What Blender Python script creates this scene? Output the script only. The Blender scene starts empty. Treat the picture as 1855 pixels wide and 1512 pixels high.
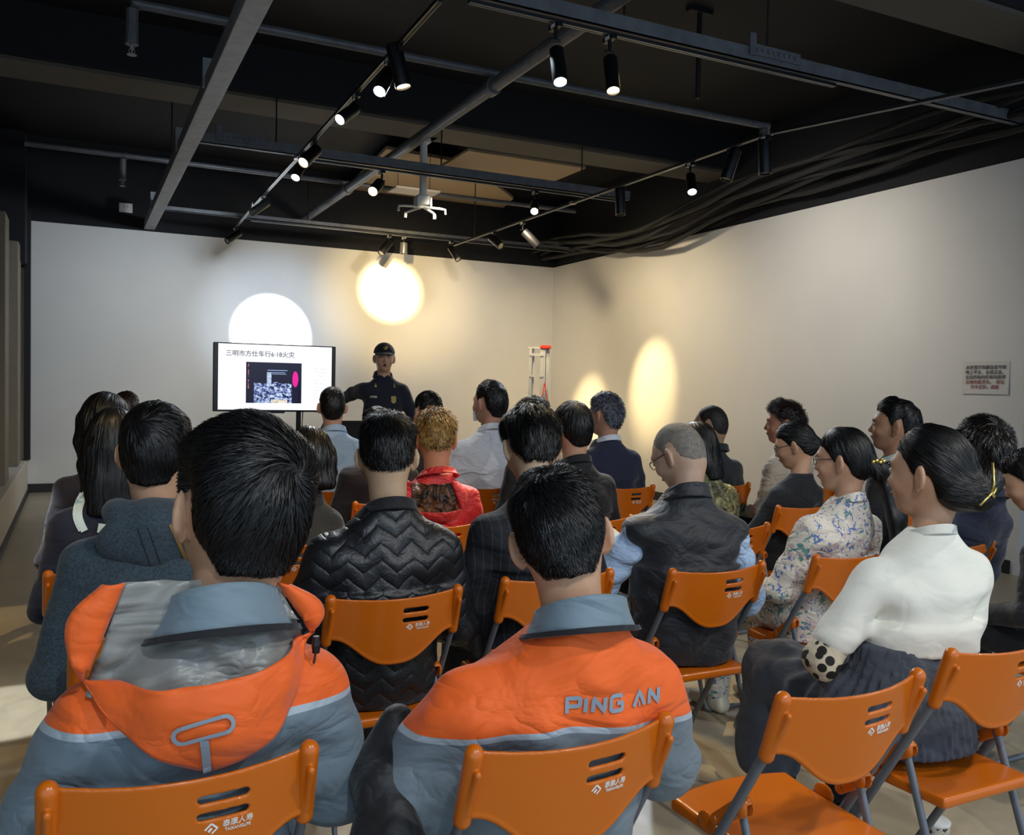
import bpy, math, random
import numpy as np
from mathutils import Vector, Matrix
from mathutils.bvhtree import BVHTree

# ------------------------------------------------------------------ camera
W, H = 1855, 1512
FPX = 1600.0
CAM = Vector((0, 0, 1.44))
yaw, pitch, roll = math.radians(26.2), math.radians(1.93), 0.021
Fv = Vector((math.sin(yaw) * math.cos(pitch), math.cos(yaw) * math.cos(pitch), -math.sin(pitch)))
R0 = Vector((math.cos(yaw), -math.sin(yaw), 0))
U0 = R0.cross(Fv)
Rv = R0 * math.cos(roll) + U0 * math.sin(roll)
Uv = U0 * math.cos(roll) - R0 * math.sin(roll)
SC = bpy.context.scene
COL = SC.collection
cam_data = bpy.data.cameras.new('camera')
cam_data.sensor_fit = 'HORIZONTAL'
cam_data.sensor_width = 36
cam_data.lens = 36 * FPX / W
cam_data.clip_start = 0.02
cam = bpy.data.objects.new('camera', cam_data)
COL.objects.link(cam)
m = Matrix((Rv, Uv, -Fv)).transposed().to_4x4()
m.translation = CAM
cam.matrix_world = m
SC.camera = cam

# ------------------------------------------------------------------ world, exposure
world = bpy.data.worlds.new('world'); SC.world = world
world.use_nodes = True
bg = world.node_tree.nodes['Background']
bg.inputs['Color'].default_value = (0.62, 0.80, 1.0, 1)
bg.inputs['Strength'].default_value = 1.1
SC.view_settings.view_transform = 'Standard'
SC.view_settings.look = 'None'
SC.view_settings.gamma = 1
SC.view_settings.use_curve_mapping = False
SC.view_settings.exposure = 0.0
SC.cycles.max_bounces = 6
SC.cycles.diffuse_bounces = 4
SC.cycles.sample_clamp_indirect = 4


def at(px, py, d):
    return CAM + d * (Fv + (px - W / 2) / FPX * Rv - (py - H / 2) / FPX * Uv)


def ray(px, py):
    return Fv + (px - W / 2) / FPX * Rv - (py - H / 2) / FPX * Uv


def onz(px, py, z):
    r = ray(px, py)
    return CAM + r * ((z - CAM.z) / r.z)


def ony(px, py, y):
    r = ray(px, py)
    return CAM + r * (y / r.y)


def onx(px, py, x):
    r = ray(px, py)
    return CAM + r * (x / r.x)


def lamp(name, loc, target, energy, angle, blend, color, radius=0.05, parent=None):
    ld = bpy.data.lights.new(name, 'SPOT')
    ld.energy = energy; ld.spot_size = math.radians(angle); ld.spot_blend = blend
    ld.color = color; ld.shadow_soft_size = radius
    o = bpy.data.objects.new(name, ld); COL.objects.link(o)
    loc = Vector(loc); dvec = Vector(target) - loc
    o.rotation_euler = dvec.to_track_quat('-Z', 'Y').to_euler()
    o.location = loc
    return o


COOL = (0.80, 0.90, 1.0)
WARM = (1.0, 0.74, 0.34)
NEUT = (1.0, 0.95, 0.88)
# track spots of the gallery: wall spots and the ones over the audience
YB = 12.56      # back wall
XR = 6.87       # right wall
lamp('lamp', (1.75, 8.4, 3.3), ony(490, 605, YB), 5200, 15, 0.35, COOL, 0.02)
lamp('lamp', (2.5, 8.1, 3.05), ony(706, 527, YB), 4200, 12.5, 0.6, WARM, 0.02)
lamp('lamp', (4.7, 9.4, 3.3), onx(1185, 700, XR), 1500, 26, 0.9, WARM, 0.03)
lamp('lamp', (4.7, 10.9, 3.3), onx(1066, 775, XR), 900, 26, 0.9, WARM, 0.03)
lamp('lamp', (2.6, 8.1, 3.0), ony(712, 540, YB), 700, 34, 1.0, (1, .72, .30), 0.03)  # added halo lamp, widens the warm glow round the wall spot
lamp('lamp', (1.7, 8.4, 3.2), ony(500, 590, YB), 480, 34, 1.0, (.62, .78, 1.0), 0.03)  # added halo lamp, bluish glow round the cool wall spot
# pools on the floor beside and between the chairs
for (px, py, sx, sy, e, a, c) in [(10, 1290, -.35, 3.3, 700, 12, COOL), (20, 1130, 1.7, 6.8, 200, 14, WARM), (1350, 1300, 4.2, 4.5, 260, 16, WARM),
                                  (1700, 1500, 4.4, 4.5, 120, 14, NEUT), (690, 1380, 2.8, 4.6, 180, 12, WARM)]:
    lamp('lamp', (sx, sy, 3.25), onz(px, py, 0), e, a, 0.25, c, 0.015)
# added wide fill lamps that brighten the walls, not fixtures of the track
for (x, y, tg, e, a, c) in [(1.75, 8.0, (1.0, YB, 1.7), 150, 100, COOL), (3.5, 8.3, (3.6, YB, 1.8), 210, 90, (1, .86, .64)),
                            (4.6, 9.2, (XR, 9.6, 1.8), 190, 110, (1, .80, .50)), (4.6, 6.4, (XR, 6.8, 1.9), 160, 120, (1, .93, .82)),
                            (1.7, 10.5, (0.2, YB, 1.6), 80, 110, COOL), (4.6, 10.6, (5.8, YB, 1.7), 110, 100, (1, .84, .62)), (4.0, 8.6, (XR, 11.2, 1.4), 260, 70, (1, .78, .44))]:
    lamp('lamp', (x, y, 3.3), tg, e, a, 1.0, c, 0.08)
for (x, y, tx, ty, e, a, c) in [
        (1.75, 5.5, 0.1, 2.6, 130, 70, COOL), (1.75, 6.6, 1.6, 4.2, 130, 60, NEUT),
        (2.4, 4.5, 2.6, 3.0, 150, 60, COOL), (2.9, 4.5, 1.4, 3.4, 160, 55, WARM),
        (4.7, 7.0, 3.4, 4.6, 200, 60, COOL), (4.7, 8.8, 2.4, 5.0, 200, 60, NEUT),
        (0.4, -0.6, 0.5, 2.0, 130, 90, COOL), (2.2, -0.4, 1.6, 2.2, 140, 90, NEUT),
        (4.4, 0.6, 3.2, 3.0, 130, 90, NEUT), (-0.2, 2.4, -0.2, 5.0, 90, 80, WARM)]:
    lamp('lamp', (x, y, 3.3), (tx, ty, 0.4), e, a, 0.5, c, 0.06)

random.seed(7)
rng = np.random.default_rng(7)


# ------------------------------------------------------------------ tags
def tag(o, label=None, cat=None, group=None, kind=None):
    if label: o['label'] = label
    if cat: o['category'] = cat
    if group: o['group'] = group
    if kind: o['kind'] = kind
    return o


def empty(name, loc=(0, 0, 0), rz=0, label=None, cat=None, group=None):
    o = bpy.data.objects.new(name, None); COL.objects.link(o)
    o.location = loc; o.rotation_euler = (0, 0, rz); o.empty_display_size = 0.1
    return tag(o, label, cat, group)


def copy_tree(o, parent=None):
    c = o.copy(); COL.objects.link(c)
    if parent: c.parent = parent
    for ch in list(o.children):
        copy_tree(ch, c)
    return c


# ------------------------------------------------------------------ materials
def lin(h):
    if not isinstance(h, str): return tuple(h)
    v = [int(h[i:i + 2], 16) / 255 for i in (0, 2, 4)]
    return tuple((x / 12.92 if x < 0.04045 else ((x + 0.055) / 1.055) ** 2.4) for x in v)


MATS = {}


class NT:
    def __init__(s, name):
        s.m = bpy.data.materials.new(name); s.m.use_nodes = True
        s.t = s.m.node_tree; s.b = s.t.nodes['Principled BSDF']
        s._tc = None

    def n(s, typ, **kw):
        nd = s.t.nodes.new(typ)
        for k, v in kw.items(): setattr(nd, k, v)
        return nd

    def l(s, a, b): s.t.links.new(a, b)

    @property
    def tc(s):
        if s._tc is None: s._tc = s.n('ShaderNodeTexCoord').outputs['Object']
        return s._tc

    def mapping(s, scale=(1, 1, 1), loc=(0, 0, 0), rot=(0, 0, 0)):
        mp = s.n('ShaderNodeMapping')
        mp.inputs['Scale'].default_value = scale; mp.inputs['Location'].default_value = loc
        mp.inputs['Rotation'].default_value = rot
        s.l(s.tc, mp.inputs['Vector']); return mp.outputs[0]

    def noise(s, scale, detail=3, vec=None, rough=0.5, dist=0):
        nn = s.n('ShaderNodeTexNoise'); nn.inputs['Scale'].default_value = scale
        nn.inputs['Detail'].default_value = detail; nn.inputs['Roughness'].default_value = rough
        nn.inputs['Distortion'].default_value = dist
        s.l(vec if vec is not None else s.tc, nn.inputs['Vector']); return nn.outputs['Fac']

    def ramp(s, fac, stops, interp='LINEAR'):
        r = s.n('ShaderNodeValToRGB'); r.color_ramp.interpolation = interp
        el = r.color_ramp.elements
        while len(el) < len(stops): el.new(0.5)
        for e, (p, c) in zip(el, stops):
            e.position = p
            c = lin(c) if isinstance(c, str) else (c if not isinstance(c, (int, float)) else (c, c, c))
            e.color = (*c[:3], 1)
        s.l(fac, r.inputs[0]); return r.outputs[0]

    def mix(s, fac, a, b):
        mx = s.n('ShaderNodeMix', data_type='RGBA')
        if isinstance(fac, (int, float)): mx.inputs[0].default_value = fac
        else: s.l(fac, mx.inputs[0])
        for idx, v in ((6, a), (7, b)):
            if isinstance(v, (str, tuple)): mx.inputs[idx].default_value = (*lin(v)[:3], 1)
            else: s.l(v, mx.inputs[idx])
        return mx.outputs[2]

    def math(s, op, a, b=0.0, c=None):
        mm = s.n('ShaderNodeMath', operation=op)
        for i, v in enumerate((a, b) if c is None else (a, b, c)):
            if isinstance(v, (int, float)): mm.inputs[i].default_value = v
            else: s.l(v, mm.inputs[i])
        return mm.outputs[0]

    def xyz(s):
        sp = s.n('ShaderNodeSeparateXYZ'); s.l(s.tc, sp.inputs[0]); return sp.outputs

    def color(s, c):
        if isinstance(c, (str, tuple)): s.b.inputs['Base Color'].default_value = (*lin(c)[:3], 1)
        else: s.l(c, s.b.inputs['Base Color'])

    def bump(s, h, strength=0.3, dist=0.01, prev=None):
        bp = s.n('ShaderNodeBump'); bp.inputs['Strength'].default_value = strength
        bp.inputs['Distance'].default_value = dist
        s.l(h, bp.inputs['Height'])
        if prev is not None: s.l(prev, bp.inputs['Normal'])
        s.l(bp.outputs[0], s.b.inputs['Normal']); return bp.outputs[0]

    def set(s, **kw):
        for k, v in kw.items():
            s.b.inputs[k.replace('_', ' ')].default_value = v
        return s


def plain(name, c, rough=0.5, metal=0.0, bump=0.0, bscale=200, emit=0, var=0.0):
    if name in MATS: return MATS[name]
    n = NT(name); n.color(c); n.set(Roughness=rough, Metallic=metal)
    if var:
        f = n.noise(12, 4)
        c0 = lin(c)
        n.color(n.ramp(f, [(0.3, tuple(x * (1 - var) for x in c0)), (0.7, tuple(min(1, x * (1 + var)) for x in c0))]))
    if bump: n.bump(n.noise(bscale, 2), bump, 0.002)
    if emit:
        n.b.inputs['Emission Color'].default_value = (*lin(c)[:3], 1); n.b.inputs['Emission Strength'].default_value = emit
    MATS[name] = n.m; return n.m


def wrinkle(n, amt=0.5, scale=7.0, fine=True):
    v = n.mapping(scale=(1, 1, 1.8))
    w1 = n.noise(scale, 3, v, 0.45, 0.6)
    w1 = n.math('ABSOLUTE', n.math('SUBTRACT', w1, 0.5))
    nb = n.bump(w1, amt, 0.05)
    if fine: n.bump(n.noise(420, 2), 0.12, 0.002, nb)


def fabric(name, c, rough=0.85, wr=0.5, sheen=0.15, scale=7.0, var=0.0):
    if name in MATS: return MATS[name]
    n = NT(name); n.set(Roughness=rough); n.b.inputs['Sheen Weight'].default_value = sheen
    if var:
        c0 = lin(c); f = n.noise(160, 3)
        n.color(n.ramp(f, [(0.35, tuple(x * (1 - var) for x in c0)), (0.65, tuple(x * (1 + var) for x in c0))]))
    else: n.color(c)
    wrinkle(n, wr, scale)
    MATS[name] = n.m; return n.m


def two_tone(name, top, bot, z0, line=None, zslope=0.0, yslope=0.0, wr=0.5):
    """cloth with one colour above height z0 and another below, a narrow piping between"""
    n = NT(name); n.set(Roughness=0.7); n.b.inputs['Sheen Weight'].default_value = 0.1
    x, y, z = n.xyz()
    zz = n.math('ADD', z, n.math('MULTIPLY', n.math('ABSOLUTE', x), zslope))
    zz = n.math('ADD', zz, n.math('MULTIPLY', x, yslope))
    f = n.math('GREATER_THAN', zz, z0)
    c = n.mix(f, bot, top)
    if line:
        g = n.math('LESS_THAN', n.math('ABSOLUTE', n.math('SUBTRACT', zz, z0 - 0.006)), 0.006)
        c = n.mix(g, c, line)
    n.color(c); wrinkle(n, wr)
    return n.m


def skin(name='skin', c='c79a7a'):
    if name in MATS: return MATS[name]
    n = NT(name); n.set(Roughness=0.5)
    n.color(n.ramp(n.noise(30, 4), [(0.3, tuple(x * 0.88 for x in lin(c))), (0.7, lin(c))]))
    n.b.inputs['Subsurface Weight'].default_value = 0.08
    n.b.inputs['Subsurface Radius'].default_value = (0.02, 0.008, 0.004)
    n.bump(n.noise(300, 2), 0.15, 0.001)
    MATS[name] = n.m; return n.m


def hairmat(name, c='060607', rough=0.46, c2=None):
    if name in MATS: return MATS[name]
    n = NT(name); n.set(Roughness=rough)
    if c2: n.color(n.ramp(n.noise(60, 3), [(0.35, c), (0.65, c2)]))
    else: n.color(c)
    n.b.inputs['Specular IOR Level'].default_value = 0.42
    MATS[name] = n.m; return n.m


# ------------------------------------------------------------------ mesh helpers
def mesh_obj(name, V, Fc, mats, parent=None, smooth=True, mi=None):
    """V (n,3) array; Fc list of faces or (m,k) array"""
    me = bpy.data.meshes.new(name)
    V = np.asarray(V, dtype=np.float32)
    if isinstance(Fc, np.ndarray) and Fc.ndim == 2:
        k = Fc.shape[1]
        me.vertices.add(len(V)); me.vertices.foreach_set('co', V.ravel())
        me.loops.add(Fc.size); me.loops.foreach_set('vertex_index', Fc.astype(np.int32).ravel())
        me.polygons.add(len(Fc))
        me.polygons.foreach_set('loop_start', np.arange(0, Fc.size, k, dtype=np.int32))
        me.update(calc_edges=True)
    else:
        me.from_pydata([tuple(map(float, v)) for v in V], [], [tuple(map(int, f)) for f in Fc])
    if smooth: me.polygons.foreach_set('use_smooth', [True] * len(me.polygons))
    if not isinstance(mats, (list, tuple)): mats = [mats]
    for mt in mats: me.materials.append(mt)
    if mi is not None: me.polygons.foreach_set('material_index', np.asarray(mi, dtype=np.int32))
    me.update()
    o = bpy.data.objects.new(name, me); COL.objects.link(o)
    if parent is not None: o.parent = parent
    return o


class MB:
    """collects boxes, tubes and sheets into one mesh"""
    def __init__(s): s.v = []; s.f = []; s.m = []

    def add(s, V, Fc, mi=0):
        b = len(s.v); s.v += [tuple(v) for v in V]
        for f in Fc: s.f.append(tuple(b + i for i in f)); s.m.append(mi)
        return s

    def box(s, c, d, rot=None, mi=0, bev=0.0):
        c = Vector(c); hx, hy, hz = d[0] / 2, d[1] / 2, d[2] / 2
        if bev <= 0:
            P = [Vector((sx * hx, sy * hy, sz * hz)) for sz in (-1, 1) for sy in (-1, 1) for sx in (-1, 1)]
            Fc = [(0, 2, 3, 1), (4, 5, 7, 6), (0, 1, 5, 4), (2, 6, 7, 3), (0, 4, 6, 2), (1, 3, 7, 5)]
        else:
            P = []; b = min(bev, hx * .9, hy * .9, hz * .9)
            rings = []
            for (z, i) in ((-hz, b), (-hz + b, 0), (hz - b, 0), (hz, b)):
                x_, y_ = hx - i, hy - i
                r = [(x_ - b, -y_), (x_, -y_ + b), (x_, y_ - b), (x_ - b, y_), (-x_ + b, y_), (-x_, y_ - b), (-x_, -y_ + b), (-x_ + b, -y_)]
                rings.append([len(P) + q for q in range(8)]); P += [Vector((a, bb, z)) for a, bb in r]
            Fc = [tuple(reversed(rings[0])), tuple(rings[3])]
            for a, b2 in zip(rings, rings[1:]):
                for q in range(8): Fc.append((a[q], a[(q + 1) % 8], b2[(q + 1) % 8], b2[q]))
        if rot is not None: P = [rot @ p for p in P]
        return s.add([p + c for p in P], Fc, mi)

    def tube(s, pts, r, seg=10, mi=0, cap=True, flat=1.0, up=(0, 0, 1)):
        pts = [Vector(p) for p in pts]; n = len(pts)
        rr = r if isinstance(r, (list, tuple)) else [r] * n
        V = []; Fc = []; up = Vector(up)
        for i, p in enumerate(pts):
            t = (pts[min(i + 1, n - 1)] - pts[max(i - 1, 0)]).normalized()
            a = t.cross(up)
            if a.length < 1e-3: a = t.cross(Vector((1, 0, 0)))
            a.normalize(); b = t.cross(a)
            for j in range(seg):
                th = 2 * math.pi * j / seg
                V.append(p + rr[i] * (math.cos(th) * a * flat + math.sin(th) * b))
        for i in range(n - 1):
            for j in range(seg):
                Fc.append((i * seg + j, i * seg + (j + 1) % seg, (i + 1) * seg + (j + 1) % seg, (i + 1) * seg + j))
        if cap:
            Fc.append(tuple(range(seg))[::-1]); Fc.append(tuple((n - 1) * seg + j for j in range(seg)))
        return s.add(V, Fc, mi)

    def lathe(s, prof, c=(0, 0, 0), seg=24, mi=0, rot=None):
        V = []; Fc = []; c = Vector(c)
        for (r, z) in prof:
            for j in range(seg):
                th = 2 * math.pi * j / seg
                p = Vector((r * math.cos(th), r * math.sin(th), z))
                V.append((rot @ p if rot is not None else p) + c)
        for i in range(len(prof) - 1):
            for j in range(seg):
                Fc.append((i * seg + j, i * seg + (j + 1) % seg, (i + 1) * seg + (j + 1) % seg, (i + 1) * seg + j))
        return s.add(V, Fc, mi)

    def grid(s, P, mi=0, closed=False):
        """P[i][j] points"""
        n, mm = len(P), len(P[0]); V = [p for row in P for p in row]; Fc = []
        for i in range(n - 1):
            for j in range(mm - (0 if closed else 1)):
                Fc.append((i * mm + j, i * mm + (j + 1) % mm, (i + 1) * mm + (j + 1) % mm, (i + 1) * mm + j))
        return s.add(V, Fc, mi)

    def build(s, name, mats, parent=None, smooth=False):
        o = mesh_obj(name, s.v, s.f, mats, parent, smooth, s.m)
        return o


def solidify(o, t, offset=0.0):
    md = o.modifiers.new('thickness', 'SOLIDIFY'); md.thickness = t; md.offset = offset
    return o


def autosmooth(o, angle=40):
    me = o.data
    me.polygons.foreach_set('use_smooth', [True] * len(me.polygons))
    try: me.set_sharp_from_angle(angle=math.radians(angle))
    except Exception: pass
    return o


# ------------------------------------------------------------------ signed distance fields -> one continuous surface
def smin(a, b, k):
    if k <= 0: return np.minimum(a, b)
    h = np.clip(0.5 + 0.5 * (b - a) / k, 0, 1)
    return b + (a - b) * h - k * h * (1 - h)


def smax(a, b, k): return -smin(-a, -b, k)


class Field:
    def __init__(s, lo, hi, h):
        s.lo = np.array(lo, float); s.h = h
        n = np.ceil((np.array(hi, float) - s.lo) / h).astype(int) + 1
        s.ax = [s.lo[i] + h * np.arange(n[i]) for i in range(3)]
        s.F = np.full(n, 0.5, dtype=np.float32)
        s.T = None; s.mg = 0.0

    def block(s, c, r):
        sl = []
        for i in range(3):
            a = int(max(0, math.floor((c[i] - r[i] - s.lo[i]) / s.h))); b = int(min(len(s.ax[i]), math.ceil((c[i] + r[i] - s.lo[i]) / s.h) + 1))
            sl.append(slice(a, max(a, b)))
        return tuple(sl)

    def pts(s, sl):
        x = s.ax[0][sl[0]][:, None, None]; y = s.ax[1][sl[1]][None, :, None]; z = s.ax[2][sl[2]][None, None, :]
        return x, y, z

    def frame(s, M=None, o=None):
        """following primitives are given in a local frame (M rows = local axes in field space, o origin)"""
        s.T = None if M is None else (np.array(M, float), np.array(o, float))

    def put(s, fn, c, r, k=0.02, op='u'):
        c = np.array(c, float); r = np.array(r, float)
        mg = max(k, 0.0) + 3 * s.h + s.mg
        if s.T is not None:
            c = s.T[1] + s.T[0].T @ c; r = np.full(3, float(np.linalg.norm(r)))
        sl = s.block(c, r + mg)
        if any(q.stop <= q.start for q in sl): return
        x, y, z = s.pts(sl)
        if s.T is not None:
            M, o = s.T; x = x - o[0]; y = y - o[1]; z = z - o[2]
            x, y, z = (M[0][0] * x + M[0][1] * y + M[0][2] * z, M[1][0] * x + M[1][1] * y + M[1][2] * z, M[2][0] * x + M[2][1] * y + M[2][2] * z)
        d = fn(x, y, z).astype(np.float32)
        A = s.F[sl]
        s.F[sl] = smin(A, d, k) if op == 'u' else (smax(A, -d, k) if op == 's' else smax(A, d, k))

    def ell(s, c, r, k=0.02, op='u', rx=0.0, rz=0.0):
        cx, cy, cz = c; a, b, e = r
        cr, sr = math.cos(rx), math.sin(rx); cq, sq = math.cos(rz), math.sin(rz)

        def fn(x, y, z):
            x = x - cx; y = y - cy; z = z - cz
            if rz: x, y = cq * x + sq * y, -sq * x + cq * y
            if rx: y, z = cr * y + sr * z, -sr * y + cr * z
            k0 = np.sqrt((x / a) ** 2 + (y / b) ** 2 + (z / e) ** 2) + 1e-9
            k1 = np.sqrt((x / a ** 2) ** 2 + (y / b ** 2) ** 2 + (z / e ** 2) ** 2) + 1e-9
            return k0 * (k0 - 1) / k1
        mr = max(r) if (rx or rz) else None
        s.put(fn, c, (mr,) * 3 if mr else r, k, op)

    def cone(s, a, b, ra, rb, k=0.02, op='u', sq=None):
        a = np.array(a, float); b = np.array(b, float); ba = b - a; L2 = float(ba @ ba) + 1e-12

        def fn(x, y, z):
            px, py, pz = x - a[0], y - a[1], z - a[2]
            t = np.clip((px * ba[0] + py * ba[1] + pz * ba[2]) / L2, 0, 1)
            dx, dy, dz = px - t * ba[0], py - t * ba[1], pz - t * ba[2]
            if sq: dx, dy, dz = dx / sq[0], dy / sq[1], dz / sq[2]
            return np.sqrt(dx * dx + dy * dy + dz * dz) - (ra + (rb - ra) * t)
        c = (a + b) / 2; r = np.abs(ba) / 2 + max(ra, rb) * (max(sq) if sq else 1)
        s.put(fn, c, r, k, op)

    def chain(s, P, R, k=0.02, op='u', sq=None):
        for i in range(len(P) - 1): s.cone(P[i], P[i + 1], R[i], R[i + 1], k, op, sq)

    def loft(s, secs, k=0.03, op='u', e=2.4, fold=None):
        """secs: (z, cx, cy, halfwidth, halfdepth)"""
        S = np.array(sorted(secs)); zz = S[:, 0]
        z0, z1 = zz[0], zz[-1]

        def fn(x, y, z):
            zc = np.clip(z, z0, z1)
            cx = np.interp(zc, zz, S[:, 1]); cy = np.interp(zc, zz, S[:, 2]); w = np.interp(zc, zz, S[:, 3]); d = np.interp(zc, zz, S[:, 4])
            rho = (np.abs((x - cx) / w) ** e + np.abs((y - cy) / d) ** e) ** (1 / e)
            dd = (rho - 1) * np.minimum(w, d)
            dz = np.maximum(np.maximum(z0 - z, z - z1), 0)
            return np.where(dz > 0, np.sqrt(np.maximum(dd, 0) ** 2 + dz ** 2), dd)
        c = (0.5 * (S[:, 1].min() + S[:, 1].max()), 0.5 * (S[:, 2].min() + S[:, 2].max()), (z0 + z1) / 2)
        r = (S[:, 3].max() + np.ptp(S[:, 1]) / 2, S[:, 4].max() + np.ptp(S[:, 2]) / 2, (z1 - z0) / 2)
        s.put(fn, c, r, k, op)

    def displace(s, amp, freq, seed=0, aniso=(1, 1, 1)):
        rg = np.random.default_rng(seed)
        x, y, z = s.pts((slice(None),) * 3)
        band = np.abs(s.F) < amp * 4 + 2 * s.h
        idx = np.nonzero(band)
        X = s.ax[0][idx[0]]; Y = s.ax[1][idx[1]]; Z = s.ax[2][idx[2]]
        v = np.zeros(len(X)); wx = np.zeros(len(X))
        for i in range(3):
            kx = rg.normal(size=3) * np.array(aniso); kx = kx / np.linalg.norm(kx) * freq * 0.45
            wx += np.sin(X * kx[0] + Y * kx[1] + Z * kx[2] + rg.uniform(0, 6.3))
        for i in range(5):
            kx = rg.normal(size=3) * np.array(aniso); kx = kx / np.linalg.norm(kx) * freq * rg.uniform(0.7, 1.6)
            v += np.sin(X * kx[0] + Y * kx[1] + Z * kx[2] + 1.2 * wx + rg.uniform(0, 6.3))
        s.F[idx] += (amp * v / 2.2).astype(np.float32)

    def sample(s, P):
        q = (P - s.lo) / s.h
        n = np.array(s.F.shape) - 2
        q = np.clip(q, 0, n + 0.999); i = np.minimum(q.astype(int), n); f = q - i
        F = s.F; x, y, z = i[:, 0], i[:, 1], i[:, 2]; fx, fy, fz = f[:, 0], f[:, 1], f[:, 2]
        c00 = F[x, y, z] * (1 - fx) + F[x + 1, y, z] * fx; c10 = F[x, y + 1, z] * (1 - fx) + F[x + 1, y + 1, z] * fx
        c01 = F[x, y, z + 1] * (1 - fx) + F[x + 1, y, z + 1] * fx; c11 = F[x, y + 1, z + 1] * (1 - fx) + F[x + 1, y + 1, z + 1] * fx
        c0 = c00 * (1 - fy) + c10 * fy; c1 = c01 * (1 - fy) + c11 * fy
        return c0 * (1 - fz) + c1 * fz

    def grad(s, P):
        e = s.h; g = np.empty_like(P)
        for a in range(3):
            d = np.zeros(3); d[a] = e
            g[:, a] = s.sample(P + d) - s.sample(P - d)
        return g / (np.linalg.norm(g, axis=1, keepdims=True) + 1e-9)

    def mesh(s):
        F = s.F; ins = F < 0; n = np.array(F.shape)
        cs = n - 1
        S = np.zeros((*cs, 3), dtype=np.float32); C = np.zeros(cs, dtype=np.float32)
        edges = []
        for a in range(3):
            s0 = [slice(None)] * 3; s1 = [slice(None)] * 3; s0[a] = slice(0, -1); s1[a] = slice(1, None)
            A = ins[tuple(s0)]; B = ins[tuple(s1)]
            idx = np.array(np.nonzero(A != B)).T
            if len(idx) == 0: continue
            j = idx.copy(); j[:, a] += 1
            f0 = F[tuple(idx.T)]; f1 = F[tuple(j.T)]; t = f0 / (f0 - f1)
            p = idx.astype(np.float32); p[:, a] += t
            o = [q for q in range(3) if q != a]
            for d0 in (0, -1):
                for d1 in (0, -1):
                    c = idx.copy(); c[:, o[0]] += d0; c[:, o[1]] += d1
                    ok = ((c >= 0) & (c < cs)).all(1)
                    np.add.at(S, tuple(c[ok].T), p[ok]); np.add.at(C, tuple(c[ok].T), 1)
            edges.append((a, idx, f0 < 0))
        act = C > 0
        ids = np.full(cs, -1, dtype=np.int64); ids[act] = np.arange(act.sum())
        V = S[act] / C[act][:, None] * s.h + s.lo
        Q = []
        for a, idx, neg in edges:
            o = [(a + 1) % 3, (a + 2) % 3]
            ok = (idx[:, o[0]] > 0) & (idx[:, o[1]] > 0) & (idx[:, o[0]] < cs[o[0]]) & (idx[:, o[1]] < cs[o[1]])
            idx = idx[ok]; neg = neg[ok]
            cc = []
            for (d0, d1) in ((-1, -1), (0, -1), (0, 0), (-1, 0)):
                c = idx.copy(); c[:, o[0]] += d0; c[:, o[1]] += d1; cc.append(ids[tuple(c.T)])
            q = np.stack(cc, 1); q[~neg] = q[~neg][:, ::-1]
            Q.append(q)
        return V, np.concatenate(Q)


def field_obj(name, fld, mats, parent=None, xf=None, post=None, mi=None):
    V, Q = fld.mesh()
    if post is not None: V = post(V)
    m_i = None
    if mi is not None:
        m_i = mi(V[Q].mean(1))
    if xf is not None: V = V @ xf[0] + xf[1]
    return mesh_obj(name, V, Q, mats, parent, True, m_i)

# ------------------------------------------------------------------ setting materials
def wall_mat(name, c, rough=0.9, bs=0.12):
    n = NT(name); c0 = lin(c)
    n.color(n.ramp(n.noise(1.3, 5), [(0.3, tuple(x * 0.96 for x in c0)), (0.7, tuple(min(1, x * 1.03) for x in c0))]))
    n.set(Roughness=rough); n.bump(n.noise(90, 3), bs, 0.004); return n.m


M_white = wall_mat('white_wall_paint', 'd8d6d2')
M_pale = wall_mat('pale_blue_wall_paint', 'd6e6ec')
M_black = wall_mat('black_ceiling_paint', '0b0e15', 0.8)
M_ledge = wall_mat('ledge_plaster', 'c9c2b6')
M_soffit_lit = wall_mat('bounce_lit_soffit', '57524b', 0.85)  # grey-brown holds the floor's bounce light in the colour
M_ceiling_lit = wall_mat('bounce_lit_ceiling', 'a08c74', 0.8)  # brown stands for bounce light on the black ceiling
M_beam = plain('grey_painted_steel', '84868a', 0.5, 0.3, var=0.15)
M_pipe = plain('pipe_grey', '5a5c60', 0.5, 0.2, var=0.2)
M_dark = plain('dark_metal', '16171a', 0.45, 0.3)
M_conduit = plain('black_conduit', '050608', 0.7)
M_blackpl = plain('black_plastic', '0c0c0e', 0.4)
M_whitepl = plain('white_plastic', 'd8dad8', 0.4)
M_skirt = plain('black_baseboard', '17181b', 0.5)
M_trackline = plain('track_aluminium', '9a9a9a', 0.3, 0.8)
M_wood = plain('pale_wood', 'c9a978', 0.6, var=0.12)
M_taupe = plain('taupe_panel', '7a7060', 0.6, var=0.06)

# floor: worn polished concrete
n = NT('polished_concrete')
f1 = n.noise(0.9, 6, None, 0.6, 0.5); f2 = n.noise(6, 5, None, 0.65)
cc = n.mix(0.45, n.ramp(f1, [(0.3, '8e8471'), (0.5, 'a89a80'), (0.7, 'b8aa8e')]), n.ramp(f2, [(0.3, '938975'), (0.7, 'b4a68a')]))
n.color(cc)
n.l(n.ramp(f2, [(0.3, 0.30), (0.7, 0.40)]), n.b.inputs['Roughness'])
n.bump(n.noise(40, 4), 0.08, 0.003)
M_floor = n.m


def struct(name, mb, mat, parent=None):
    o = mb.build(name, mat, parent)
    if parent is None: tag(o, kind='structure')
    return o


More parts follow.
